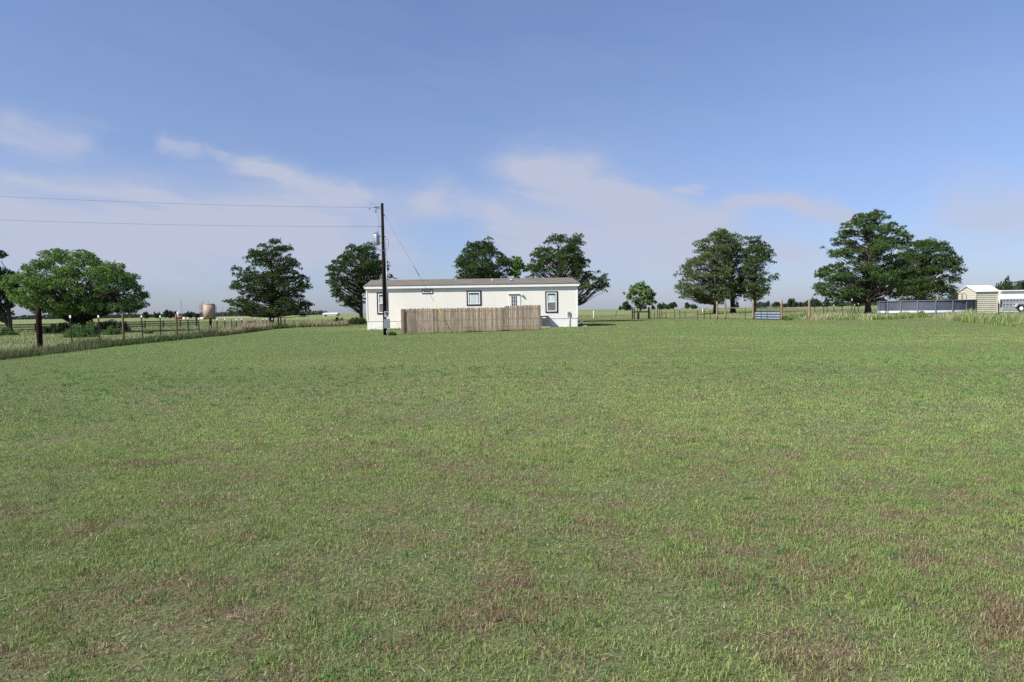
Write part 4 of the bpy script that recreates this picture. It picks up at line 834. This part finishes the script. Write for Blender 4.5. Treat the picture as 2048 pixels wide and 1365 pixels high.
# thin post row right of the pen, wooden posts with rails, gate
A2, B2 = gnd(1300, 637.0), gnd(1432, 639.3)
rf = empty('thin_post_fence', (A2.x, A2.y, 0), 0, 'row of thin metal posts between the rail pen and the tall wooden posts', 'fence')
it = [(px, pt, k, lineY(px, A2, B2), .04) for (px, pt, k) in [(1301.5,620,'s'),(1308.5,618,'orangewood'),(1315.5,617,'t'),(1319,619,'s'),(1323.5,619.5,'s'),(1332,620,'s'),(1341,617,'newwood'),(1349.5,616.5,'t'),(1360,617,'t'),(1370,620,'s'),(1383.5,618,'newwood'),(1395.5,617,'t'),(1408.5,617,'s'),(1420.5,616.5,'t')]]
fence_from(rf, it, True, 1.1, .15, False)
A3, B3 = gnd(1434, 639.2), gnd(1619, 640.5)
wf = empty('rail_fence', (A3.x, A3.y, 0), 0, 'tall tan wooden posts joined by single rails either side of the gate', 'fence')
O = wf.location; PP = {}
for px, pt in ((1434,603),(1450.5,602.5),(1506,601.5),(1563,600.5),(1618.5,599)):
    Y = lineY(px, A3, B3); x = at(px, 640, Y).x; t = at(px, pt, Y).z; m = MB(); wpost(m, x-O.x, Y-O.y, float(zt(x, Y)), t-float(zt(x, Y)), .11); m.build('wooden_post', MT['newwood'], wf); PP[px] = (x-O.x, Y-O.y)
for a, b, yz in ((1434,1450.5,616.5),(1450.5,1506,616.5),(1563,1618.5,616)):
    (xa, ya), (xb, yb) = PP[a], PP[b]; z = at(a, yz, ya+O.y).z; m = MB(); m.tube([(xa, ya-.0, z), ((xa+xb)/2, (ya+yb)/2, z-.02), (xb, yb, z)], [.055,.05,.055], 8); m.build('rail', MT['newwood'], wf)
m1 = MB(); px = 1490.5; Y = lineY(px, A3, B3); m1.bar((at(px,640,Y).x-O.x, Y-O.y, 0), (at(px,640,Y).x-O.x, Y-O.y, at(px,617,Y).z), .06, .04); m1.build('metal_post', MT['tpost'], wf)
m = MB()
for a, b in ((1434,1450.5),(1450.5,1506),(1563,1618.5)):
    for z in (.3,.6,.9): m.bar((*PP[a], z), (*PP[b], z+float(zt(PP[b][0]+O.x, PP[b][1]+O.y))*.6), .006, .006)
m.build('wire_strand', MT['wire'], wf)
ga, gb = Vector((PP[1506][0]+.18, PP[1506][1], 0))+O, Vector((PP[1563][0]-.16, PP[1563][1], 0))+O; GL = (gb-ga).length
gt = empty('metal_gate', (ga.x, ga.y, float(zt(ga.x, ga.y))+.08), math.atan2(gb.y-ga.y, gb.x-ga.x), 'dark tubular farm gate with pale blue lower panels', 'gate')
m = MB(); m.tube([(0,0,0),(0,0,1.35)], .03, 8); m.tube([(GL,0,0),(GL,0,1.35)], .03, 8)
for f in (.27, .51): m.tube([(GL*f,0,0),(GL*f,0,1.55 if f < .4 else 1.4)], .03, 8)
for z in (.02,.27,.55,.83,1.1,1.33): m.tube([(0,0,z),(GL,0,z)], .036, 8)
m.build('gate_frame', MT['dark'], gt)
m = MB(); m.box(.05, GL-.05, .03, .045, .03, .83); m.build('gate_panel', MT['blue'], gt)
# rail pen round the young tree
pc = gnd(1282, 636.5); pen = empty('rail_pen', (pc.x, pc.y, 0), 0, 'small dark wooden rail pen around the young broad-leaved tree', 'pen')
pp = [(1264.8, 98), (1268.5, 101.5), (1298.5, 98), (1297, 102.5), (1275.5, 97.5)]; Q = []
for px, Y in pp:
    x = at(px, 640, Y).x; h = 1.75 if px != 1275.5 else 1.2; m = MB(); wpost(m, x-pc.x, Y-pc.y, 0, h, .08); m.build('post', MT['brownpost'], pen); Q.append((x-pc.x, Y-pc.y))
for i, j in ((0,2),(0,1),(1,3),(3,2)):
    for z in ((1.02,) if (i, j) != (1, 3) else (1.05,)): MB().bar((*Q[i], z), (*Q[j], z), .05, .12).build('rail', MT['brownpost'], pen)
# posts in the right ditch and the field behind
RA, RB = gnd(1647, 638), gnd(2000, 648)
df = empty('ditch_fence', (RA.x, RA.y, float(zt(RA.x, RA.y))), 0, 'sparse metal post fence standing in the tall grass before the pool', 'fence')
O = df.location; pts = []
for px, pt, k, Y in ((1647,608,'s',76),(1667.5,610,'t',75),(1684,608,'t',80),(1703.5,598.5,'t',68),(1709,609,'t',82),(1716.5,607,'t',84),(1731,608,'t',84),(1771.5,595.5,'t',60),(1998,603.5,'s',47)):
    x = at(px, 640, Y).x; z = float(zt(x, Y)); h = at(px, pt, Y).z-z; a, b = MB(), MB(); tpost(a, b, x-O.x, Y-O.y, z-O.z, h, -.06 if px == 1998 else 0)
    o = a.build('metal_post', MT['tpost'], df)
    if k == 't': b.build('post_tip', MT['white'], o)
    else: b.build('post_tip', MT['gal'], o)
    pts.append(Vector((x-O.x, Y-O.y, z-O.z)))
m = MB()
for i, j in ((0,3),(3,7),(7,8)):
    for z in (.35,.75,1.1): m.bar(pts[i]+Vector((0,0,z)), pts[j]+Vector((0,0,z)), .005, .005)
m.build('wire_strand', MT['wire'], df)
hf = gnd(1187, 636.5); ff = empty('field_fence', (hf.x, hf.y, 0), 0, 'sparse low wire fence crossing the open field behind the house', 'fence'); O = ff.location; pts = []
for px, pt, k, Y in ((1187,622,'white',110),(1232.5,622,'s',112),(1404.5,617,'white',122),(1629,613,'s',112),(1655,615,'s',112)):
    x = at(px, 640, Y).x; z = float(zt(x, Y)); h = at(px, pt, Y).z-z
    if k == 'white': m = MB(); wpost(m, x-O.x, Y-O.y, z, h, .055, .09 if px > 1400 else .02); m.build('wooden_post', MT['white'], ff)
    else: m = MB(); m.bar((x-O.x, Y-O.y, z), (x-O.x, Y-O.y, z+h), .06, .05); m.build('metal_post', MT['tpost'], ff)
    pts.append(Vector((x-O.x, Y-O.y, z)))
m = MB()
for a, b in zip(pts[:-1], pts[1:]):
    for z in (.4, .8, 1.1): m.bar(a+Vector((0,0,z)), b+Vector((0,0,z)), .01, .01)
m.build('wire_strand', MT['wire'], ff)
Y = 82; p = at(1875, 600, Y); m = MB(); z = float(zt(p.x, Y)); wpost(m, 0, 0, 0, at(1875, 589.5, Y).z-z, .12); o = m.build('wooden_post', MT['newwood']); o.location = (p.x, Y, z); tag(o, 'pale wooden post rising behind the pool rim', 'post')

# ------------------------------------------------------------------ pool
PC = at(1851, 600, 64); pz = float(zt(PC.x, 64)); R = 3.92
pool = empty('round_pool', (PC.x, 64, pz), 0, 'round navy above-ground swimming pool behind the tall grass', 'swimming pool')
def ringwall(r, z0, z1, th, n=72):
    m = MB(); vs = []
    for i in range(n):
        t = 2*math.pi*i/n; c, s = math.cos(t), math.sin(t); vs += [(c*r, s*r, z0), (c*r, s*r, z1), (c*(r-th), s*(r-th), z1), (c*(r-th), s*(r-th), z0)]
    fs = []
    for i in range(n):
        a, b = 4*i, 4*((i+1)%n); fs += [(a, b, b+1, a+1), (a+1, b+1, b+2, a+2), (a+2, b+2, b+3, a+3), (a+3, b+3, b, a)]
    return m.add(vs, fs)
ringwall(R, .38, 1.24, .05).build('wall', MT['navy'], pool); ringwall(R+.012, .20, .38, .06).build('band', MT['palegrey'], pool); ringwall(R, .0, .20, .05).build('lower_wall', MT['slate'], pool)
ringwall(R+.10, 1.24, 1.30, .20).build('rim', MT['slate'], pool)
for i in range(18):
    t = 2*math.pi*(i+.5)/18; m = MB(); c, s = math.cos(t), math.sin(t); m.bar((c*(R+.05), s*(R+.05), 0), (c*(R+.05), s*(R+.05), 1.24), .09, .06, (c, s, 0)); m.build('upright', MT['slate'], pool)
m = MB(); vs = [(math.cos(2*math.pi*i/48)*(R-.06), math.sin(2*math.pi*i/48)*(R-.06), 1.08) for i in range(48)]; m.add(vs, [tuple(range(48))]); m.build('water', pmat('pool_water', (.05,.16,.20), (.06,.18,.22), 2, .05), pool)
# ladder
lx = at(1924, 600, 63.2).x; ld = empty('pool_ladder', (lx, 63.2, float(zt(lx, 63.2))), 0, 'pool ladder with hoop handrails and white top platform beside the shed', 'ladder')
for y in (-.25, .25):
    MB().tube([(.45, y, 0), (.22, y, 1.1), (.22, y, 1.75), (.10, y, 1.86), (-.1, y, 1.86), (-.22, y, 1.75), (-.22, y, 1.1), (-.22, y, 0)], .022, 8).build('handrail', MT['dark'], ld)
for i in range(4): z = .3+i*.3; x = .45-.23*z/1.1; MB().box(x-.04, x+.04, -.25, .25, z-.015, z+.015).build('step', MT['white'], ld)
MB().box(-.42, .42, -.27, .27, 1.24, 1.32).build('platform', MT['white'], ld)
# ------------------------------------------------------------------ shed
SY = 66.0; SX = at(1951.5, 600, SY).x; SXR = at(1995, 600, SY).x; sz = float(zt(SX, SY)); SL = SXR-SX; SWd = 2.5
shed = empty('metal_shed', (SX, SY, sz), 0, 'small tan ribbed metal shed with white gable roof beside the pool', 'shed')
eh = at(1951, 583.5, SY).z-sz; rh = at(1934, 573.5, SY+SWd/2).z-sz
def ribbed(length, h, axis, gable=None):
    m = MB(); prof = []; z = 0; p = .19
    while z < h-.001:
        prof += [(z, 0), (min(z+p*.62, h), 0), (min(z+p*.64, h), .045), (min(z+p*.90, h), .045)]; z += p
    prof.append((h, 0)); vs = []
    for (zz, dd) in prof:
        for t in (0, 1):
            if gable and zz > eh: k = (zz-eh)/(rh-eh)*.5; f = k if t == 0 else 1-k
            else: f = t
            vs.append((length*f, dd, zz) if axis == 'x' else (dd, length*f, zz))
    return m.add(vs, [(2*i, 2*i+1, 2*i+3, 2*i+2) for i in range(len(prof)-1)])
ribbed(SL, eh, 'x').build('front_wall', MT['tan'], shed); ribbed(SWd, rh, 'y', True).build('gable_wall', MT['tan'], shed)
o = ribbed(SWd, rh, 'y', True).build('gable_wall', MT['tan'], shed); o.location = (SL, 0, 0); o = ribbed(SL, eh, 'x').build('rear_wall', MT['tan'], shed); o.location = (0, SWd, 0)
for x, y in ((0,0),(SL,0),(0,SWd),(SL,SWd)): MB().box(x-.035, x+.05, y-.035, y+.05, 0, eh-.02).build('corner_trim', MT['tantrim'], shed)
e = .14; sl_ = (rh-eh)/(SWd/2); m = MB(); m.prism([(-e, eh-e*sl_+.03), (SWd/2, rh+.03), (SWd+e, eh-e*sl_+.03), (SWd+e, eh-e*sl_+.07), (SWd/2, rh+.08), (-e, eh-e*sl_+.07)], 'x', -.12, SL+.14); m.build('roof', MT['roofwhite'], shed)
# ------------------------------------------------------------------ trailer
TX = at(1996, 600, 70).x; TZ = float(zt(TX, 70)); tl = empty('livestock_trailer', (TX, 70, TZ), 0, 'white and silver slatted livestock trailer parked right of the shed', 'trailer')
def zpx(py): return at(2020, py, 70).z-TZ
TL, TW = 6.6, 2.1
MB().box(.42, TL, 0, TW, zpx(598.5), zpx(588)).build('upper_panel', MT['white'], tl); MB().box(.40, TL+.02, -.01, TW+.01, zpx(588), zpx(582.5)).build('roof_rail', MT['greybox'], tl)
MB().box(.42, TL, .05, TW-.05, zpx(582.5), zpx(580.8)).build('roof', MT['white'], tl); MB().box(0, .40, .25, TW-.25, zpx(607), zpx(583.5)).build('nose', MT['white'], tl)
MB().box(-.02, .38, .2, TW-.2, zpx(622), zpx(607)-.004).build('front_tank', MT['alu'], tl)
m = MB(); za, zb = zpx(615), zpx(599)
for z0_, z1_ in ((zb-.10, zb), (zb-.50, zb-.20), (zb-.72, zb-.60), (za, za+.06)): m.box(.42, TL, 0, .03, z0_, z1_); m.box(.42, TL, TW-.03, TW, z0_, z1_)
x = .42
while x < TL: m.box(x, x+.12, -.006, .036, za, zb); m.box(x, x+.12, TW-.036, TW+.006, za, zb); x += .34
m.build('slat_side', MT['alu'], tl)
MB().box(.42, TL, -.01, TW+.01, zpx(622.5), zpx(615)).build('lower_panel', MT['alu'], tl); MB().box(.30, TL, .0, TW, zpx(624.5), zpx(622.5)-.002).build('chassis', MT['white'], tl)
wx = at(2040.5, 620, 70).x-TX
for yy in (-.16, TW-.06):
    for k in (0, .95):
        w = MB().tube([(wx+k, yy, .34), (wx+k, yy+.22, .34)], .34, 22).build('wheel', MT['rubber'], tl); MB().tube([(wx+k, yy-.012, .34), (wx+k, yy-.002, .34)], [.17,.21], 16).build('rim', MT['white'], w)
m = MB(); m.prism([(wx-.62, .55), (wx-.45, .86), (wx+1.4, .86), (wx+1.57, .55), (wx+1.45, .55), (wx+1.33, .78), (wx-.38, .78), (wx-.5, .55)], 'y', -.24, .0); m.build('fender', MT['alu'], tl)
m = MB(); m.bar((.1, .4, .42), (-1.2, TW/2, .42), .1, .1); m.bar((.1, TW-.4, .42), (-1.2, TW/2, .42), .1, .1); m.bar((-1.0, TW/2, 0), (-1.0, TW/2, .6), .07, .07); m.build('hitch', MT['dark'], tl)
# ------------------------------------------------------------------ carport
CX = at(2026, 562, 86).x; CZ = float(zt(CX, 82)); cp = empty('carport', (CX, 82, CZ), 0, 'black flat-roofed carport at the right edge behind the trailer', 'carport')
hz = at(2046, 564.5, 82).z-CZ; m = MB(); m.prism([(-.1, hz+.02), (7.5, hz+.02), (7.5, hz+.42), (1.5, hz+.38), (-.1, hz+.14)], 'y', -.2, 4.0); m.build('roof', MT['dark'], cp)
px_ = at(2046, 570, 85.4).x-CX
for x in (px_, 6.9):
    for y in (.1, 3.3): MB().box(x-.09, x+.09, y, y+.18, 0, hz+.018).build('post', MT['dark'], cp)
# ------------------------------------------------------------------ far oil tank site
TY = 285.0; tx0, tx1 = at(407.6, 620, TY).x, at(429.5, 620, TY).x; TC = (tx0+tx1)/2; TR = (tx1-tx0)/2; th_ = at(418, 608.2, TY).z
tk = empty('oil_tank', (TC, TY, 0), 0, 'tall tan cylindrical oil storage tank on the left horizon', 'tank')
MB().tube([(0,0,0),(0,0,th_-.25)], TR, 40).build('tank_body', MT['tank'], tk); MB().tube([(0,0,th_-.249),(0,0,th_-.02)], TR*1.015, 40).build('tank_roof', MT['tank'], tk)
m = MB(); m.tube([(0,-.3,th_+.2),(0,-.3,th_+1.6)], .09, 6); m.build('vent_pipe', MT['mast'], tk)
m = MB()
for x in (-TR-.25, -TR-1.1):
    for y in (-1.0, .6): m.bar((x, y, 0), (x, y, th_+(.9 if x > -TR-1 else -.1)), .13, .13)
for z in (1.4, 2.9, 4.4, 5.4): m.box(-TR-1.15, -TR-.1, -1.1, .7, z, z+.14)
m.build('stair_tower', MT['redsteel'], tk)
m = MB(); m.tube([(TR+.05, -.3, th_-.6), (TR+.75, -.3, th_-.6), (TR+.85, -.3, 0)], .10, 6); m.tube([(TR+.4, -.2, th_-.7), (TR+.4, -.2, 0)], .08, 6); m.tube([(TR*.2, -.5, th_+.35), (TR*1.02, -.5, th_+.3)], .06, 6); m.build('outlet_pipe', MT['mast'], tk)
sp = at(355.8, 620, TY); se = empty('separator_vessel', (sp.x, TY, 0), 0, 'slim white vertical separator vessel on a rusty skid left of the oil tank', 'separator')
zs_ = at(356, 624, TY).z; MB().tube([(0,0,.4),(0,0,zs_-.2),(0,0,zs_)], [.42,.42,.15], 12).build('vessel', MT['white'], se); MB().tube([(.5,0,zs_-.5),(.5,0,zs_+1.0)], .06, 6).build('stack_pipe', MT['white'], se)
MB().tube([(-1.1,0,.9),(2.0,0,.9)], .7, 12).build('heater_drum', MT['redsteel'], se); MB().box(-1.4, 2.3, -.7, .7, 0, .3).build('skid', MT['redsteel'], se)
for (px, w, h, lab) in ((367.5, .9, .9, 'small white box cabinet right of the separator'), (403.5, 1.3, .7, 'small white equipment box at the foot of the oil tank stairs')):
    q = at(px, 620, TY-2); m = MB(); m.box(-w/2, w/2, -.4, .4, .12, h); m.prism([(-.45, h), (.45, h), (.45, h+.06), (0, h+.16), (-.45, h+.06)], 'x', -w/2-.05, w/2+.05)
    for sx in (-w/2+.1, w/2-.1): m.box(sx-.05, sx+.05, -.3, .3, 0, .12)
    o = m.build('equipment_box', MT['white']); o.location = (q.x, TY-2, 0); tag(o, lab, 'equipment box')
for (px, pt, D, lab) in ((362, 596.5, 620, 'thin tall lattice radio mast between the separator and the oil tank'), (445.5, 613, 900, 'faint short radio mast right of the oil tank')):
    q = at(px, pt, D); H = q.z; m = MB(); w = .28
    for k in range(3): a = k*2.094; m.bar((math.cos(a)*w, math.sin(a)*w, 0), (math.cos(a)*w, math.sin(a)*w, H), .07, .07)
    z = 0
    while z < H-1:
        for k in range(3): a, b = k*2.094, (k+1)*2.094; m.bar((math.cos(a)*w, math.sin(a)*w, z), (math.cos(b)*w, math.sin(b)*w, z+1), .04, .04)
        z += 1
    o = m.build('radio_mast', MT['mast']); o.location = (q.x, D, 0); tag(o, lab, 'mast')
q = at(659, 630, 460); bn = empty('distant_barn', (q.x, 460, 0), 0, 'long low white-roofed barn on the horizon left of the house', 'barn')
MB().box(-4.6, 4.6, 0, 9, 0, 1.1).build('wall', MT['tantrim'], bn); MB().prism([(-.3, 1.08), (4.5, 1.9), (9.3, 1.08), (9.3, 1.2), (4.5, 2.05), (-.3, 1.2)], 'x', -5, 5).build('roof', MT['roofwhite'], bn)
m = MB(); m.box(-3.4, -1.6, -.02, -.003, 0, 1.0); m.build('door', MT['dark'], bn)
# bird
bp_ = at(1371, 468.5, 70); m = MB()
m.tube([(-.16,0,0),(-.1,0,.01),(0,0,.02),(.1,0,.015),(.2,0,0)], [.012,.035,.05,.035,.01], 8)
m.add([(-.03,0,.03),(.07,0,.03),(.03,.26,.12),(-.06,.45,.10)], [(0,1,2,3)]); m.add([(-.03,0,.03),(.07,0,.03),(.03,-.26,.12),(-.06,-.45,.10)], [(0,3,2,1)]); m.add([(.15,0,0),(.30,.05,0),(.30,-.05,0)], [(0,1,2)])
o = m.build('bird', MT['feather']); o.location = bp_; o.scale = (.42,)*3; o.rotation_euler = (0, 0, .9); tag(o, 'small dark bird flying between the house pine and the gate pines', 'bird')
